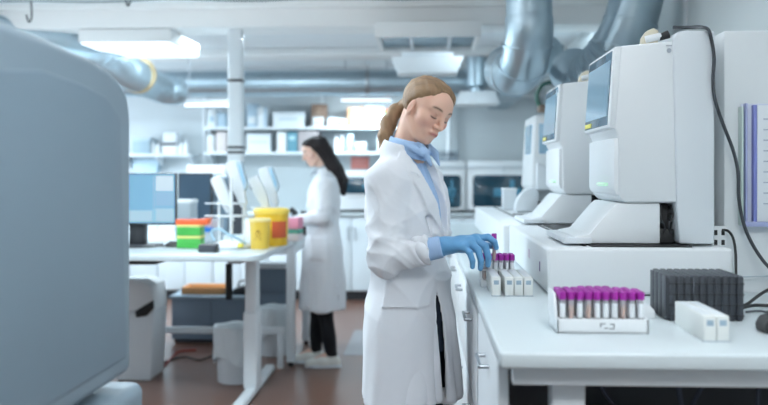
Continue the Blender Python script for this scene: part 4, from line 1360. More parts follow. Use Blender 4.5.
# green plant and hose coil behind third analyser
p = at(548, 104, 6.35)
t = thing('hose_coil', 'dark green tubing coil on top of the ledge behind the third analyser', 'tubing', (at(556, 110, 6.2).x + .08, 6.1, 1.815))
cm = MB()
for k in range(3):
    pts = [(-.13 + .1 * math.cos(2 * PI * j / 14), .04 * k - .04, .11 + .1 * math.sin(2 * PI * j / 14)) for j in range(15)]
    cm.tube(pts, .012, 8, 4)
cm.build('coil_loop', mat('dark_green_hose', (30, 92, 80), .4), t)
MB().box(-.22, -.02, -.08, .08, 0, .05, .01).build('coil_base', mat('brown_holder', (120, 104, 92), .6), t)
# ------------------------------------------------------------------ people: signed-distance sculpting
class Field:
    """distance field on a rectilinear (unevenly spaced) grid"""
    def __init__(s, xs, ys, zs):
        s.ax = [np.asarray(a, np.float32) for a in (xs, ys, zs)]
        s.F = np.full([len(a) for a in s.ax], 1.0, np.float32)

    def sl(s, lo, hi, mg):
        r = []
        for k in range(3):
            a = s.ax[k]
            i = max(int(np.searchsorted(a, lo[k] - mg)) - 1, 0)
            j = min(int(np.searchsorted(a, hi[k] + mg)) + 1, len(a))
            r.append(slice(i, max(j, i + 1)))
        return tuple(r)

    def grid(s, sl):
        return (s.ax[0][sl[0]][:, None, None], s.ax[1][sl[1]][None, :, None], s.ax[2][sl[2]][None, None, :])

    def add(s, fn, lo, hi, k=.01, mg=None):
        sl = s.sl(lo, hi, (k * 2 + .03) if mg is None else mg)
        d = fn(*s.grid(sl))
        a = s.F[sl]
        h = np.clip(.5 + .5 * (a - d) / max(k, 1e-6), 0, 1)
        s.F[sl] = a + (d - a) * h - k * h * (1 - h)

    def cut(s, fn, k=.004, lo=None, hi=None):
        sl = s.sl(lo, hi, 0.02) if lo is not None else (slice(None),) * 3
        d = -fn(*s.grid(sl))
        a = s.F[sl]
        h = np.clip(.5 - .5 * (a - d) / max(k, 1e-6), 0, 1)
        s.F[sl] = a + (d - a) * h + k * h * (1 - h)

    def capsule(s, a, b, r0, r1, k=.01):
        a, b = np.array(a, float), np.array(b, float)
        m = max(r0, r1)
        s.add(sd_capsule(a, b, r0, r1), np.minimum(a, b) - m, np.maximum(a, b) + m, k)

    def chain(s, pts, rs, k=.006):
        for i in range(len(pts) - 1):
            s.capsule(pts[i], pts[i + 1], rs[i], rs[i + 1], k if i == 0 else .002)

    def ell(s, c, r, k=.01, M=None):
        c = np.array(c, float)
        m = max(r)
        s.add(sd_ell(c, r, M), c - m, c + m, k)

    def mesh(s):
        return surface_nets(s.ax, s.F)

def sd_capsule(a, b, r0, r1):
    d = b - a
    L2 = float(d @ d) + 1e-12
    def fn(X, Y, Z):
        px, py, pz = X - a[0], Y - a[1], Z - a[2]
        t = np.clip((px * d[0] + py * d[1] + pz * d[2]) / L2, 0, 1)
        return np.sqrt((px - t * d[0]) ** 2 + (py - t * d[1]) ** 2 + (pz - t * d[2]) ** 2) - (r0 + (r1 - r0) * t)
    return fn

def sd_ell(c, r, M=None):
    def fn(X, Y, Z):
        x, y, z = X - c[0], Y - c[1], Z - c[2]
        if M is not None:
            x, y, z = (M[0][0] * x + M[1][0] * y + M[2][0] * z, M[0][1] * x + M[1][1] * y + M[2][1] * z, M[0][2] * x + M[1][2] * y + M[2][2] * z)
        k0 = np.sqrt((x / r[0]) ** 2 + (y / r[1]) ** 2 + (z / r[2]) ** 2)
        k1 = np.sqrt((x / r[0] ** 2) ** 2 + (y / r[1] ** 2) ** 2 + (z / r[2] ** 2) ** 2)
        return k0 * (k0 - 1) / (k1 + 1e-9)
    return fn

def surface_nets(ax, F):
    neg = F < 0
    nx, ny, nz = F.shape
    cnt = np.zeros((nx - 1, ny - 1, nz - 1), np.int8)
    for i in (0, 1):
        for j in (0, 1):
            for k in (0, 1):
                cnt += neg[i:nx - 1 + i, j:ny - 1 + j, k:nz - 1 + k]
    act = (cnt > 0) & (cnt < 8)
    I, J, K = np.nonzero(act)
    vid = np.full(act.shape, -1, np.int64)
    vid[I, J, K] = np.arange(len(I))
    P = np.zeros((len(I), 3))
    n = np.zeros(len(I))
    cs = [(i, j, k) for i in (0, 1) for j in (0, 1) for k in (0, 1)]
    val = {c: F[I + c[0], J + c[1], K + c[2]].astype(float) for c in cs}
    for a in cs:
        for d in range(3):
            if a[d] == 0:
                b = list(a); b[d] = 1; b = tuple(b)
                va, vb = val[a], val[b]
                m = (va < 0) != (vb < 0)
                t = np.where(m, va / np.where(m, va - vb, 1), 0)
                idx = [I, J, K]
                pt = []
                for q in range(3):
                    p0 = ax[q][idx[q] + a[q]]
                    p1 = ax[q][idx[q] + b[q]]
                    pt.append(p0 + (p1 - p0) * t)
                P += np.where(m[:, None], np.stack(pt, 1), 0)
                n += m
    P /= n[:, None]
    faces = []
    for d in range(3):
        u, v = (d + 1) % 3, (d + 2) % 3
        sA = [slice(None)] * 3; sB = [slice(None)] * 3
        sA[d] = slice(0, -1); sB[d] = slice(1, None)
        for q in (u, v):
            sA[q] = slice(1, -1); sB[q] = slice(1, -1)
        A, B = neg[tuple(sA)], neg[tuple(sB)]
        for flip, msk in ((False, A & ~B), (True, ~A & B)):
            idx = list(np.nonzero(msk))
            idx[u] = idx[u] + 1
            idx[v] = idx[v] + 1
            def c(du, dv):
                w = [idx[0], idx[1], idx[2]]
                w[u] = w[u] + du
                w[v] = w[v] + dv
                return vid[w[0], w[1], w[2]]
            q = np.stack([c(-1, -1), c(0, -1), c(0, 0), c(-1, 0)], 1)
            if flip:
                q = q[:, ::-1]
            faces.append(q)
    return P, np.concatenate(faces)

def net_object(name, P, Fc, m, parent, disp=None, color=None, keep=None, relax=2):
    if relax:
        E = np.concatenate([Fc[:, [0, 1]], Fc[:, [1, 2]], Fc[:, [2, 3]], Fc[:, [3, 0]]])
        for _ in range(relax):
            S = np.zeros_like(P); N = np.zeros(len(P))
            for q in range(3):
                S[:, q] = np.bincount(E[:, 0], P[E[:, 1], q], len(P)) + np.bincount(E[:, 1], P[E[:, 0], q], len(P))
            N = np.bincount(E[:, 0], minlength=len(P)) + np.bincount(E[:, 1], minlength=len(P))
            P = P * .5 + .5 * S / np.maximum(N, 1)[:, None]
    if disp is not None:
        n = np.zeros_like(P)
        a, b, c, d = (P[Fc[:, i]] for i in range(4))
        fn = np.cross(c - a, d - b)
        for i in range(4):
            for q in range(3):
                n[:, q] += np.bincount(Fc[:, i], fn[:, q], len(P))
        n /= np.linalg.norm(n, axis=1)[:, None] + 1e-12
        P = P + n * disp(P)[:, None]
    me = bpy.data.meshes.new(name)
    me.vertices.add(len(P))
    me.vertices.foreach_set('co', P.astype(np.float32).ravel())
    me.loops.add(len(Fc) * 4)
    me.loops.foreach_set('vertex_index', Fc.astype(np.int32).ravel())
    me.polygons.add(len(Fc))
    me.polygons.foreach_set('loop_start', (np.arange(len(Fc)) * 4).astype(np.int32))
    me.update(calc_edges=True)
    me.validate()
    me.polygons.foreach_set('use_smooth', [True] * len(me.polygons))
    me.materials.append(m)
    if color is not None:
        ca = me.color_attributes.new('tint', 'FLOAT_COLOR', 'POINT')
        rgba = np.ones((len(P), 4), np.float32)
        rgba[:, :3] = color(P)
        ca.data.foreach_set('color', rgba.ravel())
    o = bpy.data.objects.new(name, me)
    COL.objects.link(o)
    o.parent = parent
    return o

def axis(lo, hi, step, fine=()):
    """coordinates lo..hi with spacing step, finer inside the given (a,b,s) windows"""
    out, x = [], lo
    while x <= hi:
        out.append(x)
        s = step
        for a, b, q in fine:
            if a - q <= x < b:
                s = min(s, q)
        x += s
    return np.array(out)

def rotm(yaw, pitch, roll):
    return np.array(Matrix.Rotation(R(yaw), 3, 'Z') @ Matrix.Rotation(R(pitch), 3, 'Y') @ Matrix.Rotation(R(-roll), 3, 'X'))

def loft(sections):
    zs = np.array([q[0] for q in sections])
    cols = [np.array([q[i] for q in sections]) for i in (1, 2, 3)]
    def params(z):
        o = np.argsort(zs)
        zz = np.clip(z, zs.min(), zs.max())
        # smooth interpolation
        xs = zs[o]
        r = []
        for c in cols:
            y = c[o]
            i = np.clip(np.searchsorted(xs, zz) - 1, 0, len(xs) - 2)
            t = (zz - xs[i]) / (xs[i + 1] - xs[i])
            m = np.gradient(y, xs)
            h = xs[i + 1] - xs[i]
            r.append((2 * t ** 3 - 3 * t ** 2 + 1) * y[i] + (t ** 3 - 2 * t ** 2 + t) * h * m[i] + (-2 * t ** 3 + 3 * t ** 2) * y[i + 1] + (t ** 3 - t ** 2) * h * m[i + 1])
        return r
    def fn(X, Y, Z):
        fc, a, b = params(Z)
        k = np.sqrt(((X - fc) / a) ** 2 + (Y / b) ** 2)
        d = (k - 1) * np.minimum(a, b) * .95
        return np.maximum(d, np.maximum(zs.min() - Z, Z - zs.max()))
    fn.params = params
    return fn

SKIN = mat('skin', (255, 255, 255), .45, var=.03, scale=30, attr='tint', sub=.08)
def head_color(Mh, Ch, skin, lips, brow, lash):
    skin, lips, brow, lash = (np.array(lin(c)) for c in (skin, lips, brow, lash))
    def fn(P):
        q = (P - Ch) @ Mh / HS
        x, y, z = q[:, 0], np.abs(q[:, 1]), q[:, 2]
        col = np.tile(skin, (len(P), 1))
        def mix(w, c):
            nonlocal col
            col = col * (1 - w[:, None]) + c * w[:, None]
        ch = np.exp(-(((y - .042) / .02) ** 2 + ((z + .035) / .02) ** 2)) * (x > .03)
        mix(.35 * ch, np.array(lin((226, 150, 134))))
        mix(.15 * np.exp(-((y / .014) ** 2 + ((z + .03) / .016) ** 2)) * (x > .085), np.array(lin((226, 156, 140))))
        w = np.exp(-((y / .021) ** 4 + ((z + .0632 + y * .06) / .0068) ** 4)) * (x > .05)
        mix(.85 * w, lips)
        mix(.8 * np.exp(-((y / .021) ** 6 + ((z + .0632 + y * .06) / .0013) ** 2)) * (x > .05), lips * .45)
        bz = .0245 + .004 * np.cos((y - .036) * 70) - .05 * np.abs(y - .038) * (y > .042)
        w = np.exp(-(((y - .034) / .0185) ** 6 + ((z - bz) / .0038) ** 2)) * (x > .04)
        mix(.95 * w, brow)
        lz = -.0055 - .004 * np.cos((y - .031) * 90)
        w = np.exp(-(((y - .032) / .0135) ** 6 + ((z - lz) / .0029) ** 2)) * (x > .04)
        mix(.95 * w, lash)
        w = np.exp(-(((y - .032) / .014) ** 4 + ((z - .004) / .006) ** 2)) * (x > .04)
        mix(.25 * w, np.array(lin((196, 134, 116))))
        return col
    return fn

HS = .9
def build_head(f, Mh, Ch):
    Mi = Mh
    def T(p):
        return Ch + Mh @ (np.array(p, float) * HS)
    def E(c, r, k):
        f.ell(T(c), tuple(v * HS for v in r), k * HS, Mi)
    def Cp(a, b, r0, r1, k):
        f.capsule(T(a), T(b), r0 * HS, r1 * HS, k * HS)
    E((-.014, 0, .026), (.098, .074, .080), .01)
    E((.040, 0, .020), (.050, .058, .062), .03)
    E((.030, 0, -.040), (.058, .054, .074), .025)
    for s in (-1, 1):
        Cp((-.008, s * .054, -.046), (.052, s * .025, -.098), .0175, .0135, .02)
        E((.052, s * .044, -.026), (.028, .022, .022), .02)          # cheekbone
        Cp((.078, s * .012, .021), (.066, s * .046, .021), .0085, .008, .014)  # brow
    E((.066, 0, -.096), (.022, .024, .019), .02)                     # chin
    E((.078, 0, -.066), (.016, .026, .020), .016)                    # muzzle
    for s in (-1, 1):                                                # sockets
        c = T((.096, s * .031, .002))
        f.cut(sd_ell(c, (.0153, .0171, .0104), Mi), .011, c - .04, c + .04)
        E((.0715, s * .031, .001), (.0155, .0165, .0125), .004)      # lids over the eyeball
        Cp((.084, s * .020, -.0065), (.078, s * .044, -.0055), .0022, .002, .003)
    Cp((.088, 0, .012), (.1125, 0, -.030), .0075, .0090, .009)       # nose
    E((.103, 0, -.035), (.013, .0115, .0085), .006)
    for s in (-1, 1):
        E((.094, s * .0125, -.0355), (.0105, .0065, .0075), .005)
        E((-.004, s * .074, -.018), (.0145, .0065, .029), .004)       # ear
        c = T((.001, s * .083, -.016))
        f.cut(sd_ell(c, (.0085, .0063, .017), Mi), .004, c - .03, c + .03)
    Cp((.0925, -.015, -.0590), (.0925, .015, -.0590), .0052, .0052, .006)   # lips
    Cp((.0905, -.013, -.0675), (.0905, .013, -.0675), .0060, .0060, .006)
    return T

def wavefold(P, ks):
    o = np.zeros(len(P))
    for (kx, ky, kz, ph, a, wa, wk) in ks:
        o += a * np.sin(kx * P[:, 0] + ky * P[:, 1] + kz * P[:, 2] + ph + wa * np.sin(wk * P[:, 2] + ph * 2.1 + 9 * P[:, 0]))
    return o

def segdist(P, a, b):
    a, b = np.array(a), np.array(b)
    d = b - a
    t = np.clip(((P - a) @ d) / (d @ d), 0, 1)
    return np.linalg.norm(P - a - t[:, None] * d, axis=1), t

SECT = [(1.455, -.035, .066, .080), (1.43, -.040, .076, .102), (1.40, -.042, .090, .142), (1.36, -.038, .104, .174), (1.28, -.028, .122, .186), (1.20, -.022, .130, .182),
        (1.10, -.018, .122, .172), (1.00, -.018, .128, .182), (.90, -.018, .142, .20), (.75, -.013, .150, .205), (.64, -.012, .156, .208)]

def person(root, pr):
    fl_ = pr.get('mirror', False)
    q = pr.get('step', 1.0)
    z0 = pr.get('floor', 0)
    sh = pr['shift']                       # torso lean offset per height: small forward bend
    def J(p):
        return np.array(p, float)
    SR, ER, WR = (J(p) for p in pr['arm_near'])
    SL, EL, WL = (J(p) for p in pr['arm_far'])
    Ch = J(pr['head'][0]); Mh = rotm(*pr['head'][1])
    objs = []
    torso = loft(pr.get('sect', SECT))
    hem = pr['hem']
    # ---- body (skin)
    hz = (Ch[2] - .15, Ch[2] + .14, .0021 * q)
    f = Field(axis(-.30, .46, .011, [(Ch[0] - .12, Ch[0] + .13, .0023 * q)] + pr.get('fx', [])), axis(-.30, .30, .011, [(Ch[1] - .1, Ch[1] + .1, .0023 * q)] + pr.get('fy', [])),
              axis(.02, 1.76, .011, [hz] + pr.get('fz', [])))
    f.add(lambda X, Y, Z: torso(X, Y, Z) + .036, (-.2, -.22, .86), (.17, .22, 1.43), .01)
    T = build_head(f, Mh, Ch)
    nb = np.array((-.038, 0, 1.43))
    f.capsule(T((-.035, 0, -.05)), nb, .047, .054, .02)
    f.capsule(T((-.022, 0, -.07)), nb + np.array((.025, 0, .0)), .036, .046, .014)
    for S, E_, W_ in ((SR, ER, WR), (SL, EL, WL)):
        f.capsule(S, E_, .042, .034, .03)
        f.capsule(E_, W_, .034, .021, .01)
    for s in (-1, 1):
        hip, knee, ank = pr['leg'][0 if s < 0 else 1]
        f.capsule(hip, knee, .07, .05, .02)
        f.capsule(knee, ank, .048, .033, .012)
        f.capsule(ank, np.array(ank) + (.12, 0, -.05), .03, .022, .02)
    for hd in pr.get('bare_hands', []):
        hand(f, hd)
    P, Fc = f.mesh()
    def flip(P, Fc):
        if fl_:
            P = P * np.array((1, -1, 1)); Fc = Fc[:, ::-1]
        return P, Fc
    col = head_color(Mh, Ch, pr['skin'], pr['lips'], pr['brow'], (52, 36, 32))
    P0 = P
    colr = col(P0)
    P, Fc = flip(P, Fc)
    net_object('body', P, Fc, SKIN, root, color=lambda _: colr, relax=1)

    # ---- hair
    hs = .0026 * q
    lo = Ch - (.30, .16, pr['hair_len'] + .05); hi = Ch + (.15, .16, .15)
    f = Field(axis(lo[0], hi[0], hs), axis(lo[1], hi[1], hs), axis(lo[2], hi[2], hs))
    hline = pr.get('hairline', lambda ly: .0095 - .05 * np.clip(np.abs(ly) - .03, 0, 1))
    def loc(X, Y, Z):
        x, y, z = X - Ch[0], Y - Ch[1], Z - Ch[2]
        return [(Mh[0][i] * x + Mh[1][i] * y + Mh[2][i] * z) / HS for i in range(3)]
    e1 = sd_ell(T((-.0215, 0, .0265)), (.1055 * HS, .082 * HS, .0885 * HS), Mh)
    e2 = sd_ell(T((.034, 0, .046)), (.060 * HS, .064 * HS, .056 * HS), Mh)
    def cap(X, Y, Z):
        lx, ly, lz = loc(X, Y, Z)
        s_ = .62 * lx - .785 * lz + hline(ly)
        tp_ = np.clip(1 + s_ / .035, 0, 1)
        a, b = e1(X, Y, Z), e2(X, Y, Z)
        h = np.clip(.5 + .5 * (a - b) / .03, 0, 1)
        return a + (b - a) * h - .03 * h * (1 - h) + .010 * tp_ ** 2 * (lx > -.02)
    f.add(cap, Ch - .16, Ch + .16, .006)
    def face_cut(X, Y, Z):
        x, y, z = X - Ch[0], Y - Ch[1], Z - Ch[2]
        lx, ly, lz = ((Mh[0][i] * x + Mh[1][i] * y + Mh[2][i] * z) / HS for i in range(3))
        a = np.maximum(-((.62 * lx - .785 * lz) + hline(ly)), -.012 - lx)
        b = -(-lz - .052)              # nape
        ear = np.sqrt((lx - .000) ** 2 + (np.abs(ly) - .085) ** 2 + (lz + .018) ** 2) - .031
        nape = np.maximum(-(lz + .058), 0)
        return np.minimum(np.minimum(a, ear), .0 - (-lz - .056))
    f.cut(face_cut, .006)
    for pts, rs in pr['hair_chains'](T):
        for i in range(len(pts) - 1):
            f.capsule(pts[i], pts[i + 1], rs[i], rs[i + 1], .012)
    P, Fc = f.mesh()
    def hdisp(P):
        qx = (P - Ch) @ Mh
        g = np.sin(qx[:, 1] * 420 + 3 * np.sin(qx[:, 0] * 40)) * .0006 + np.sin(qx[:, 1] * 190 + qx[:, 2] * 60) * .0008
        return g + np.sin(P[:, 0] * 260 + P[:, 1] * 210 + 2 * np.sin(P[:, 2] * 25)) * .0006
    P, Fc = flip(P, Fc)
    net_object('hair', P, Fc, pr['hair_mat'], root, disp=hdisp, relax=4)
    if pr.get('tie'):
        a, b = pr['tie'](T)
        MB().cyl(a, b, .019, seg=20, bevel=.004).build('hair_tie', BLACK, root)

    # ---- shirt
    st = .005 * q
    f = Field(axis(-.22, .24, st), axis(-.26, .26, st), axis(.985, 1.52, st))
    f.add(lambda X, Y, Z: torso(X, Y, Z) + .019, (-.2, -.22, .98), (.17, .22, 1.455), .002)
    f.cut(lambda X, Y, Z: (Z - 1.0) + 0 * X + 0 * Y, .002)
    ax_ = np.array((.26, 0, 1)); ax_ /= np.linalg.norm(ax_)
    c0 = np.array((-.024, 0, 1.456))
    def collar(X, Y, Z):
        x, y, z = X - c0[0], Y - c0[1], Z - c0[2]
        h = x * ax_[0] + z * ax_[2]
        r = np.sqrt(np.maximum(x * x + y * y + z * z - h * h, 0))
        return np.maximum(np.abs(r - (.069 - h * .15)) - .0055, np.abs(h - .008) - .027)
    f.add(collar, (-.12, -.1, 1.38), (.1, .1, 1.5), .006)
    for s in (-1, 1):      # collar points
        f.chain([(.034, s * .032, 1.476), (.057, s * .038, 1.446), (.076, s * .034, 1.405)], [.008, .014, .006], .006)
        f.chain([(.0, s * .066, 1.472), (.05, s * .055, 1.445)], [.008, .011], .006)
    f.cut(lambda X, Y, Z: np.maximum(np.maximum(.02 - X, np.abs(Y) - np.maximum(.002, (Z - 1.425) * .36)), 1.425 - Z), .003)
    # placket
    def placket(X, Y, Z):
        return np.maximum(np.maximum(np.abs(torso(X, Y, Z) + .017) - .004, np.abs(Y) - .016), np.maximum(1.0 - Z, np.maximum(Z - 1.415, -X)))
    f.add(placket, (0, -.03, 1.0), (.17, .03, 1.42), .002)
    P, Fc = f.mesh()
    P, Fc = flip(P, Fc)
    so = net_object('shirt', P, Fc, pr['shirt_mat'], root, relax=1,
                    disp=lambda P: wavefold(P, [(30, 25, 18, .5, .0014, 1, 14), (-22, 18, 35, 2, .001, 1, 9)]))
    if pr.get('cuff'):
        f = Field(axis(-.3, .42, .004), axis(-.3, .1, .004), axis(.95, 1.3, .004))
        d = WR - ER; d /= np.linalg.norm(d)
        a = ER + (WR - ER) * .55; b = WR - d * .002
        f.capsule(a, b, .036, .0345)
        f.cut(lambda X, Y, Z: b @ d * 0 + ((X - b[0]) * d[0] + (Y - b[1]) * d[1] + (Z - b[2]) * d[2]) * -1 - .0, .002)
        P, Fc = f.mesh()
        P, Fc = flip(P, Fc)
        net_object('shirt_cuff', P, Fc, pr['shirt_mat'], so, relax=1)

    # ---- trousers and shoes
    st = .009
    f = Field(axis(-.26, .26, st), axis(-.26, .26, st), axis(.06, 1.0, st))
    f.add(lambda X, Y, Z: torso(X, Y, Z) + .022, (-.2, -.24, .80), (.2, .24, 1.03), .01, mg=.0)
    f.cut(lambda X, Y, Z: (1.03 - Z) + 0 * X + 0 * Y, .002)
    for i in (0, 1):
        hip, knee, ank = pr['leg'][i]
        f.capsule(hip, knee, .09, .062, .03)
        f.capsule(knee, np.array(ank) + (0, 0, .0), .062, .047, .01)
    P, Fc = f.mesh()
    P, Fc = flip(P, Fc)
    net_object('trousers', P, Fc, pr['trouser_mat'], root, disp=lambda P: wavefold(P, [(14, 9, 34, .3, .003, 1.2, 11)]))
    for i in (0, 1):
        ank = np.array(pr['leg'][i][2])
        f = Field(axis(ank[0] - .10, ank[0] + .24, .005), axis(ank[1] - .07, ank[1] + .07, .005), axis(-.01, .2, .005))
        f.capsule((ank[0] - .035, ank[1], .04 + z0), (ank[0] + .06, ank[1], .045 + z0), .036, .038, .01)
        f.capsule((ank[0] + .06, ank[1], .042 + z0), (ank[0] + .165, ank[1], .03 + z0), .042, .032, .03)
        f.capsule((ank[0] - .01, ank[1], .06 + z0), (ank[0], ank[1], .1 + z0), .038, .042, .02)
        f.cut(lambda X, Y, Z: (Z - z0 - .002) + 0 * X + 0 * Y, .002)
        P, Fc = f.mesh()
        P, Fc = flip(P, Fc)
        o = net_object('shoe', P, Fc, pr['shoe_mat'], root)
        sgn = -1 if fl_ else 1
        MB().prism([(ank[0] + dx, sgn * ank[1] + dy) for dx, dy in ((-.072, -.03), (-.072, .03), (.05, .042), (.13, .042), (.195, .015), (.195, -.015), (.13, -.042), (.05, -.042))], 'z', z0, z0 + .024, .006, 2).build('sole', WHITE2, o)

    # ---- lab coat
    st = .0052 * q
    f = Field(axis(-.32, .34, st), axis(-.34, .34, st), axis(hem - .02, 1.50, st))
    f.add(torso, (-.25, -.25, hem), (.2, .25, 1.46), .004, mg=.06)
    cut_n = pr['cuff_t']
    Cn = ER + (WR - ER) * cut_n
    Cf = EL + (WL - EL) * .86
    for S, E_, C_, rr in ((SR, ER, Cn, pr['sleeve']), (SL, EL, Cf, (.064, .055, .045))):
        f.capsule(S, E_, rr[0], rr[1], .035)
        f.capsule(E_, C_, rr[1], rr[2], .012)
        ou = np.array((S[0] - .008, np.sign(S[1]) * (abs(S[1]) - .075), S[2] + .024))
        f.capsule(ou, S, .05, rr[0] * .97, .03)
        d = C_ - E_; d /= np.linalg.norm(d)
        f.cut(lambda X, Y, Z: -((X - C_[0]) * d[0] + (Y - C_[1]) * d[1] + (Z - C_[2]) * d[2]), .003, C_ - .07, C_ + .07)
        f.cut(sd_capsule(C_ - d * .035, C_ + d * .05, rr[2] - .008, rr[2] - .006), .003, C_ - .08, C_ + .08)
    # collar stand at the back of the neck
    def cc(X, Y, Z):
        x, y, z = X - c0[0] + .004, Y - c0[1], Z - c0[2] + .006
        h = x * ax_[0] + z * ax_[2]
        r = np.sqrt(np.maximum(x * x + y * y + z * z - h * h, 0))
        return np.maximum(np.maximum(np.abs(r - (.083 - h * .25)) - .007, np.abs(h) - .026), X - .035)
    f.add(cc, (-.13, -.12, 1.38), (.06, .12, 1.5), .01)
    # lapels
    zv = pr['zv']
    def wv(Z):
        return .008 + np.maximum(Z - zv, 0) * .245
    def lap(X, Y, Z):
        w = wv(Z)
        wd = .058 * np.clip((Z - zv) / .09, 0, 1) * np.clip((1.452 - Z) / .02, .2, 1) + .002
        notch = np.abs(Z - 1.372 - (np.abs(Y) - .09) * .4) < .004
        d = np.maximum(np.abs(torso(X, Y, Z) - .003) - .006, np.maximum(w - np.abs(Y), np.abs(Y) - w - wd))
        d = np.maximum(d, np.maximum(zv - Z, -X - .01))
        return np.where(notch & (np.abs(Y) > w + .026), np.maximum(d, .002), d)
    f.add(lap, (-.02, -.2, zv), (.18, .2, 1.46), .0025)
    # V opening, lower slit and hollow skirt
    f.cut(lambda X, Y, Z: np.maximum(np.maximum(np.abs(Y) - wv(Z), zv - Z), -X + .0) + 0 * X, .003)
    f.cut(sd_capsule(np.array((-.036, 0, 1.36)), np.array((-.02, 0, 1.55)), .058, .078), .004)
    f.cut(lambda X, Y, Z: np.maximum(torso(X, Y, Z) + .011, Z - .98), .004)
    sw = pr.get('slit', .012)
    if sw:
        f.cut(lambda X, Y, Z: np.maximum(np.maximum(np.abs(Y - pr.get('slit_y', 0)) - sw * np.clip((1.0 - Z) / .1, 0, 1) * np.clip((Z - hem + .25) / .3, .5, 1), Z - 1.0), -X) + 0 * X, .003)
    # pocket patch
    py0, py1, pz0, pz1 = pr['pocket']
    def pocket(X, Y, Z):
        ang = X
        d = np.maximum(np.abs(torso(X, Y, Z) - .001) - .0065, np.maximum(np.maximum(py0 - X, X - py1), np.maximum(pz0 - Z, Z - pz1)))
        return np.maximum(d, Y + .02)
    f.add(pocket, (py0, -.26, pz0), (py1, 0, pz1), .001)
    P, Fc = f.mesh()
    ws = pr.get('fold', 1.0)
    def cdisp(P):
        x, y, z = P[:, 0], P[:, 1], P[:, 2]
        th = np.arctan2(y, x - (-.015))
        up = np.clip((1.0 - z) / .35, 0, 1)
        dA, tA = segdist(P, SR, ER); dB, tB = segdist(P, ER, Cn)
        arm = np.exp(-(np.minimum(dA, dB) / .055) ** 4) * ((tA > .12) | (tB > 0))
        o = (1 - arm) * up * (.0075 * np.sin(4 * th + 1.1 + 1.1 * np.sin(5 * z + th)) + .0042 * np.sin(9 * th + 5 * z + 1.5 * np.sin(2 * th)) + .0016 * np.sin(17 * th - 6 * z + 2 * np.sin(3 * th)))
        rg = lambda u: 1 - 2 * np.abs(np.sin(u * .5)) ** .7
        # waist and chest drag lines
        mid = np.exp(-((z - 1.1) / .16) ** 2) * (1 - arm)
        o += mid * (.0042 * rg(44 * z + 30 * x + 1.9 * np.sin(9 * y + 14 * x)) + .0030 * rg(66 * x - 38 * z + 2 * np.sin(13 * z)))
        top = np.exp(-((z - 1.3) / .1) ** 2) * (1 - arm)
        o += top * .0030 * rg(58 * x + 36 * z + 1.7 * np.sin(18 * z))
        # sleeve creases, strongest at the elbow
        el = np.exp(-(np.linalg.norm(P - ER, axis=1) / .11) ** 2)
        o += arm * (.0032 + .0062 * el) * rg(100 * z + 62 * x + 26 * y + 2.4 * np.sin(26 * x - 14 * z))
        o += arm * .0040 * rg(54 * z - 48 * x + 1.6 * np.sin(30 * z + 2))
        el2 = np.exp(-(np.linalg.norm(P - (SR + ER) / 2 - np.array((.02, 0, .02)), axis=1) / .1) ** 2)
        o += arm * el2 * .0035 * rg(80 * x + 46 * z + 1.4 * np.sin(20 * z))
        return o * ws
    P, Fc = flip(P, Fc)
    dd = cdisp if not fl_ else (lambda Q: cdisp(Q * np.array((1, -1, 1))))
    co = net_object('lab_coat', P, Fc, pr['coat_mat'], root, disp=dd, relax=1)
    return T

def hand(f, hd):
    W, kn, fingers, thumb = hd
    W = np.array(W, float)
    for k in kn:
        f.capsule(W, k, .022, .0145, .014)
    for i in range(len(kn) - 1):
        f.capsule(kn[i], kn[i + 1], .0135, .0135, .01)
        m0 = W + (np.array(kn[i]) - W) * .55; m1 = W + (np.array(kn[i + 1]) - W) * .55
        f.capsule(m0, m1, .0165, .0165, .014)
    for k, fg, r in zip(kn, fingers, (.0090, .0100, .0104, .0100)):
        f.chain([k] + list(fg), [r * 1.22, r * 1.12, r * .98, r * .84], .006)
    f.chain(thumb, [.0175, .0125, .0105, .0088], .012)

def cloth(name, rgb, rough=.85, var=.02):
    return mat(name, rgb, rough, var=var, scale=25, bump=.06, bscale=340, spec=.25)

# ---- the woman in front
S1 = 1.025
r1 = thing('person', 'woman with dark blonde ponytail, white lab coat and blue gloves reaching into tube rack', 'person', (-.036, 2.92, -.0345), R(-25))
r1.scale = (S1, S1, S1)
W1 = (.168, -.150, 1.152)
H1 = (W1,
      [(.236, -.152, 1.156), (.250, -.131, 1.167), (.257, -.108, 1.173), (.254, -.086, 1.175)],
      [[(.260, -.154, 1.138), (.268, -.151, 1.113), (.266, -.146, 1.094)],
       [(.279, -.133, 1.145), (.287, -.130, 1.113), (.284, -.126, 1.088)],
       [(.292, -.107, 1.155), (.301, -.103, 1.120), (.298, -.099, 1.097)],
       [(.290, -.078, 1.180), (.308, -.070, 1.166), (.312, -.064, 1.148)]],
      [(.195, -.102, 1.146), (.240, -.063, 1.142), (.270, -.048, 1.152), (.290, -.0425, 1.150)])
hairm = mat('dark_blonde_hair', (130, 104, 78), .5, spec=.35, var=.5, scale=9, stretch=(1, 9, 1.5), bump=.25, bscale=60)
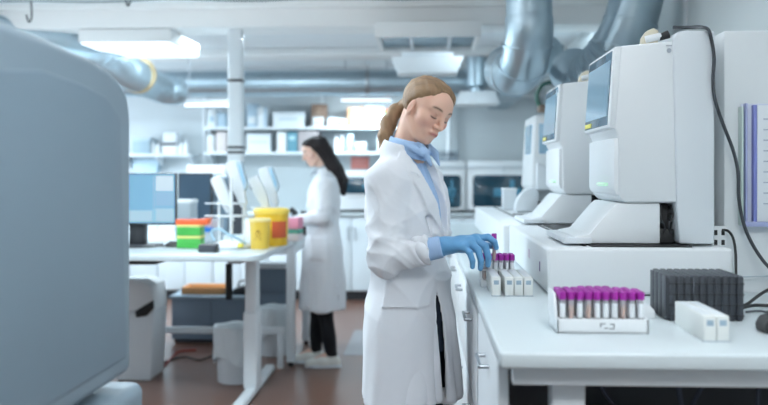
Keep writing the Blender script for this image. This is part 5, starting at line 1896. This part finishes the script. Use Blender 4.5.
P1 = dict(shift=0, floor=.0345, hairline=lambda ly: .006 + .026 * np.exp(-((ly + .014) / .034) ** 2) - .22 * np.clip(ly - .012, 0, .06), head=((.047, 0, 1.592), (-25, 27, 15)), arm_near=((-.030, -.152, 1.348), (-.000, -.214, 1.112), W1),
          arm_far=((-.040, .152, 1.348), (-.05, .215, 1.10), (-.0, .205, .87)), hem=.654, zv=1.165,
          leg=[((-.01, -.085, .90), (.0, -.085, .52), (-.03, -.085, .13)), ((-.01, .085, .90), (.0, .08, .52), (-.055, .072, .13))],
          skin=(226, 182, 160), lips=(190, 108, 104), brow=(84, 60, 46), hair_len=.30, hair_mat=hairm,
          hair_chains=lambda T: [([T((-.085, .0, .01)), T((-.108, 0, -.035)), (-.082, .022, 1.592), (-.097, .0, 1.548), (-.103, -.018, 1.503), (-.100, -.026, 1.465), (-.092, -.032, 1.435)],
                                  [.035, .022, .022, .026, .023, .016, .006])],
          shirt_mat=cloth('light_blue_cotton', (164, 192, 226)), trouser_mat=cloth('navy_trousers', (40, 48, 62)), shoe_mat=WHITE2,
          coat_mat=cloth('white_coat_cotton', (228, 231, 236)), cuff=True, cuff_t=.80, sleeve=(.062, .060, .0465), slit=.015, slit_y=-.045,
          pocket=(-.02, .105, .955, 1.16), fold=1.55)
T1 = person(r1, P1)
# hair tie
# gloves
GLV = mat('blue_nitrile', (95, 152, 196), .42, var=.05, scale=30, bump=.12, bscale=90)
f = Field(axis(.10, .335, .0016), axis(-.215, -.02, .0016), axis(1.06, 1.225, .0016))
hand(f, H1)
d = np.array(W1) - np.array((-.004, -.218, 1.112)); d /= np.linalg.norm(d)
a = np.array(W1) - d * .036
f.capsule(a, np.array(W1) + d * .01, .0285, .025, .012)
f.capsule(a, a + d * .006, .0325, .030, .004)
f.cut(lambda X, Y, Z: -((X - a[0]) * -d[0] + (Y - a[1]) * -d[1] + (Z - a[2]) * -d[2]) + 0 * X - .0, .002)
Pg, Fg = f.mesh()
net_object('glove', Pg, Fg, GLV, r1, relax=1, disp=lambda P: .0008 * np.sin(150 * P[:, 0] + 90 * P[:, 2] + 2 * np.sin(70 * P[:, 1])) * np.clip((.26 - P[:, 0]) / .06, 0, 1))
WL = np.array(P1['arm_far'][2])
HL = (WL, [(-.02, .200, .795), (.0, .212, .787), (.022, .214, .787), (.042, .208, .792)],
      [[(-.022, .196, .768), (-.014, .186, .75), (-.006, .178, .738)], [(.0, .208, .755), (.006, .196, .733), (.01, .184, .72)],
       [(.024, .21, .752), (.028, .197, .727), (.03, .184, .714)], [(.045, .204, .76), (.048, .193, .738), (.046, .182, .725)]],
      [(.022, .198, .845), (.054, .19, .808), (.06, .182, .782), (.056, .176, .765)])
f = Field(axis(-.06, .1, .003), axis(.14, .26, .003), axis(.69, .94, .003))
hand(f, HL)
f.capsule(WL + (0, 0, .035), WL, .0285, .025, .01)
Pg, Fg = f.mesh()
net_object('glove', Pg, Fg, GLV, r1, relax=1)

# the tube between her finger and thumb
cr, sr = math.cos(R(-25)), math.sin(R(-25))
tl = np.array((.301, -.0525)) * S1
t = make_tube('purple-capped tube held upright between gloved thumb and index finger above the small rack', (-.036 + tl[0] * cr - tl[1] * sr, 2.92 + tl[0] * sr + tl[1] * cr, 1.128 * S1 - .022 - .0345),
              None, AMBER, .062, .086, .006, .0082)

# ---- the woman at the second table
r2 = thing('person', 'woman with long black hair in white lab coat looking down beside the second table', 'person', (-.75, 6.12, 0), R(180 + 8))
S2 = .965
r2.scale = (S2, S2, S2)
W2 = (.215, -.135, 1.075)
H2 = (W2, [(.285, -.150, 1.07), (.297, -.130, 1.078), (.300, -.108, 1.082), (.295, -.088, 1.082)],
      [[(.308, -.150, 1.058), (.325, -.145, 1.046), (.334, -.139, 1.036)], [(.328, -.130, 1.07), (.350, -.126, 1.056), (.360, -.121, 1.044)],
       [(.335, -.106, 1.075), (.36, -.102, 1.062), (.372, -.098, 1.05)], [(.328, -.084, 1.076), (.35, -.08, 1.064), (.36, -.077, 1.053)]],
      [(.235, -.105, 1.062), (.268, -.075, 1.05), (.295, -.066, 1.044), (.312, -.062, 1.04)])
blackhair = mat('black_hair', (26, 22, 24), .6, spec=.2, var=.3, scale=10, stretch=(1, 9, 1.5), bump=.2, bscale=60)
P2 = dict(shift=0, mirror=True, step=1.9, head=((.050, 0, 1.600), (-12, 24, 0)), arm_near=((-.030, -.152, 1.348), (-.012, -.205, 1.115), W2),
          arm_far=((-.030, .152, 1.348), (.0, .20, 1.115), (.19, .15, 1.06)), hem=.42, zv=1.25,
          sect=SECT[:-1] + [(.62, -.012, .160, .208), (.42, -.010, .166, .212)],
          leg=[((-.01, -.085, .90), (-.02, -.085, .50), (-.075, -.085, .10)), ((-.01, .085, .90), (.02, .085, .50), (.035, .085, .10))],
          skin=(228, 190, 172), lips=(190, 116, 112), brow=(50, 42, 40), hair_len=.42, hair_mat=blackhair,
          hair_chains=lambda T: [([T((-.06, s * .045, .03)), T((-.075, s * .05, -.05)), (-.10, s * .05, 1.46), (-.135, s * .055, 1.38), (-.15, s * .05, 1.30)], [.055, .046, .045, .040, .02]) for s in (-1, 1)]
                                + [([T((-.07, 0, .03)), T((-.09, 0, -.05)), (-.125, 0, 1.46), (-.16, .0, 1.38), (-.17, 0, 1.28)], [.06, .05, .045, .042, .02]),
                                   ([T((.0, -.07, .02)), T((-.03, -.072, -.05)), (-.06, -.085, 1.46)], [.022, .022, .016])],
          shirt_mat=cloth('grey_jersey', (170, 178, 186)), trouser_mat=cloth('black_trousers', (22, 23, 27)), shoe_mat=mat('white_shoe_leather', (226, 226, 220), .5),
          coat_mat=MATS['white_coat_cotton'], cuff=False, cuff_t=.92, sleeve=(.064, .058, .046), slit=.004, pocket=(-.05, .08, .80, .97), fold=1.0,
          bare_hands=[H2], fx=[(.2, .4, .004)], fy=[(-.17, -.05, .004)], fz=[(1.02, 1.1, .004)])
person(r2, P2)
# dark tablet on the bench at her hands
# ------------------------------------------------------------------ light
def area(name, loc, rot, sx, sy, power, col, spread=None):
    l = bpy.data.lights.new(name, 'AREA')
    l.shape = 'RECTANGLE'
    l.size, l.size_y = sx, sy
    l.energy = power
    l.color = col
    if spread: l.spread = spread
    o = bpy.data.objects.new(name, l)
    COL.objects.link(o)
    o.location = loc
    o.rotation_euler = rot
    return o
COOL = (.78, .925, 1.0)
NEUT = (.97, .985, 1.0)
# lit lamp in the picture
area('lamp_light', (LAMPA[0], (LAMPA[1] + LAMPA[2]) / 2, 2.32), (0, 0, 0), 1.0, .7, 60, COOL)
area('strip_light', (at(212, 105, 8.4).x, 8.4, at(212, 105, 8.4).z - .03), (0, 0, 0), .5, .08, 40, COOL)
area('strip_light', (at(366, 100, 9.3).x, 9.3, at(366, 100, 9.3).z - .03), (R(20), 0, 0), .5, .08, 40, COOL)
# added unseen fill lamps, some behind the beam, to brighten the room
i = 0
for (x, y, pw, c) in ((-1.5, 3.5, 85, COOL), (.35, .7, 48, NEUT), (-2.8, .9, 14, COOL), (.45, 2.2, 34, NEUT), (-3.0, 4.6, 45, COOL), (-3.1, 7.0, 100, COOL), (-1.6, 7.0, 110, COOL), (.75, 7.0, 40, COOL)):
    z = (2.18, 2.3)[i] if i < 2 else 2.585
    t = thing('ceiling_lamp', ['added unseen fill lamp hung on rods above the aisle', 'added unseen fill lamp hung on rods over the near worktop', 'added unseen fill lamp over the grey foreground instrument', 'added unseen fill lamp above the tall analysers',
              'added unseen fill lamp over the far left of the computer table', 'added fill lamp hidden by the beam before the short left shelf', 'added fill lamp hidden by the beam before the upper wall shelf', 'added fill lamp hidden by the beam beyond the compact analyser'][i],
              'lamp', (x, y, z), 0, 'added unseen fill lamps')
    dy = .26 if y < 8.5 else .11
    MB().box(-.42, .42, -dy, dy, 0, .03, .004).build('lamp_housing', METALW, t)
    MB().box(-.4, .4, -dy + .02, dy - .02, -.004, .001).build('diffuser', LAMPE, t)
    area('lamp_light', (x, y, z - .012), (0, 0, 0), .8, dy * 1.8, pw, c)
    if i < 2:      # added uplight to brighten the ceiling and beam
        for sx in (-.3, .3):
            MB().cyl((sx, 0, .03), (sx, 0, ZC - z), .006).build('hanger_rod', CHROME, t)
        area('fill_uplight', (x, y, z + .045), (PI, 0, 0), .8, .48, (290, 90)[i], NEUT)
    i += 1
# daylight is added side light, placed outside the unseen left windows
for k, (a, b) in enumerate(WIN):
    area('window_fill', (XL - .3, (a + b) / 2, 1.68), (0, -PI / 2, 0), 1.5, b - a, (40, 110, 260)[k], (.78, .9, 1.0))
area('window_fill', (-1.15, YF - .25, 1.68), (PI / 2, 0, 0), 4.0, 1.4, 25, (.88, .95, 1.0))  # added frontal fill light outside the unseen front window
w = bpy.data.worlds.new('sky')
SC.world = w
w.use_nodes = True
nt = w.node_tree
sk = nt.nodes.new('ShaderNodeTexSky')
sk.sky_type = 'NISHITA'
sk.sun_disc = False
sk.sun_elevation = R(35)
sk.sun_rotation = R(120)
nt.links.new(sk.outputs[0], nt.nodes['Background'].inputs[0])
nt.nodes['Background'].inputs[1].default_value = .35
SC.view_settings.view_transform = 'Standard'
SC.view_settings.look = 'None'
SC.view_settings.gamma = 1
SC.view_settings.use_curve_mapping = False
SC.view_settings.exposure = -1.12
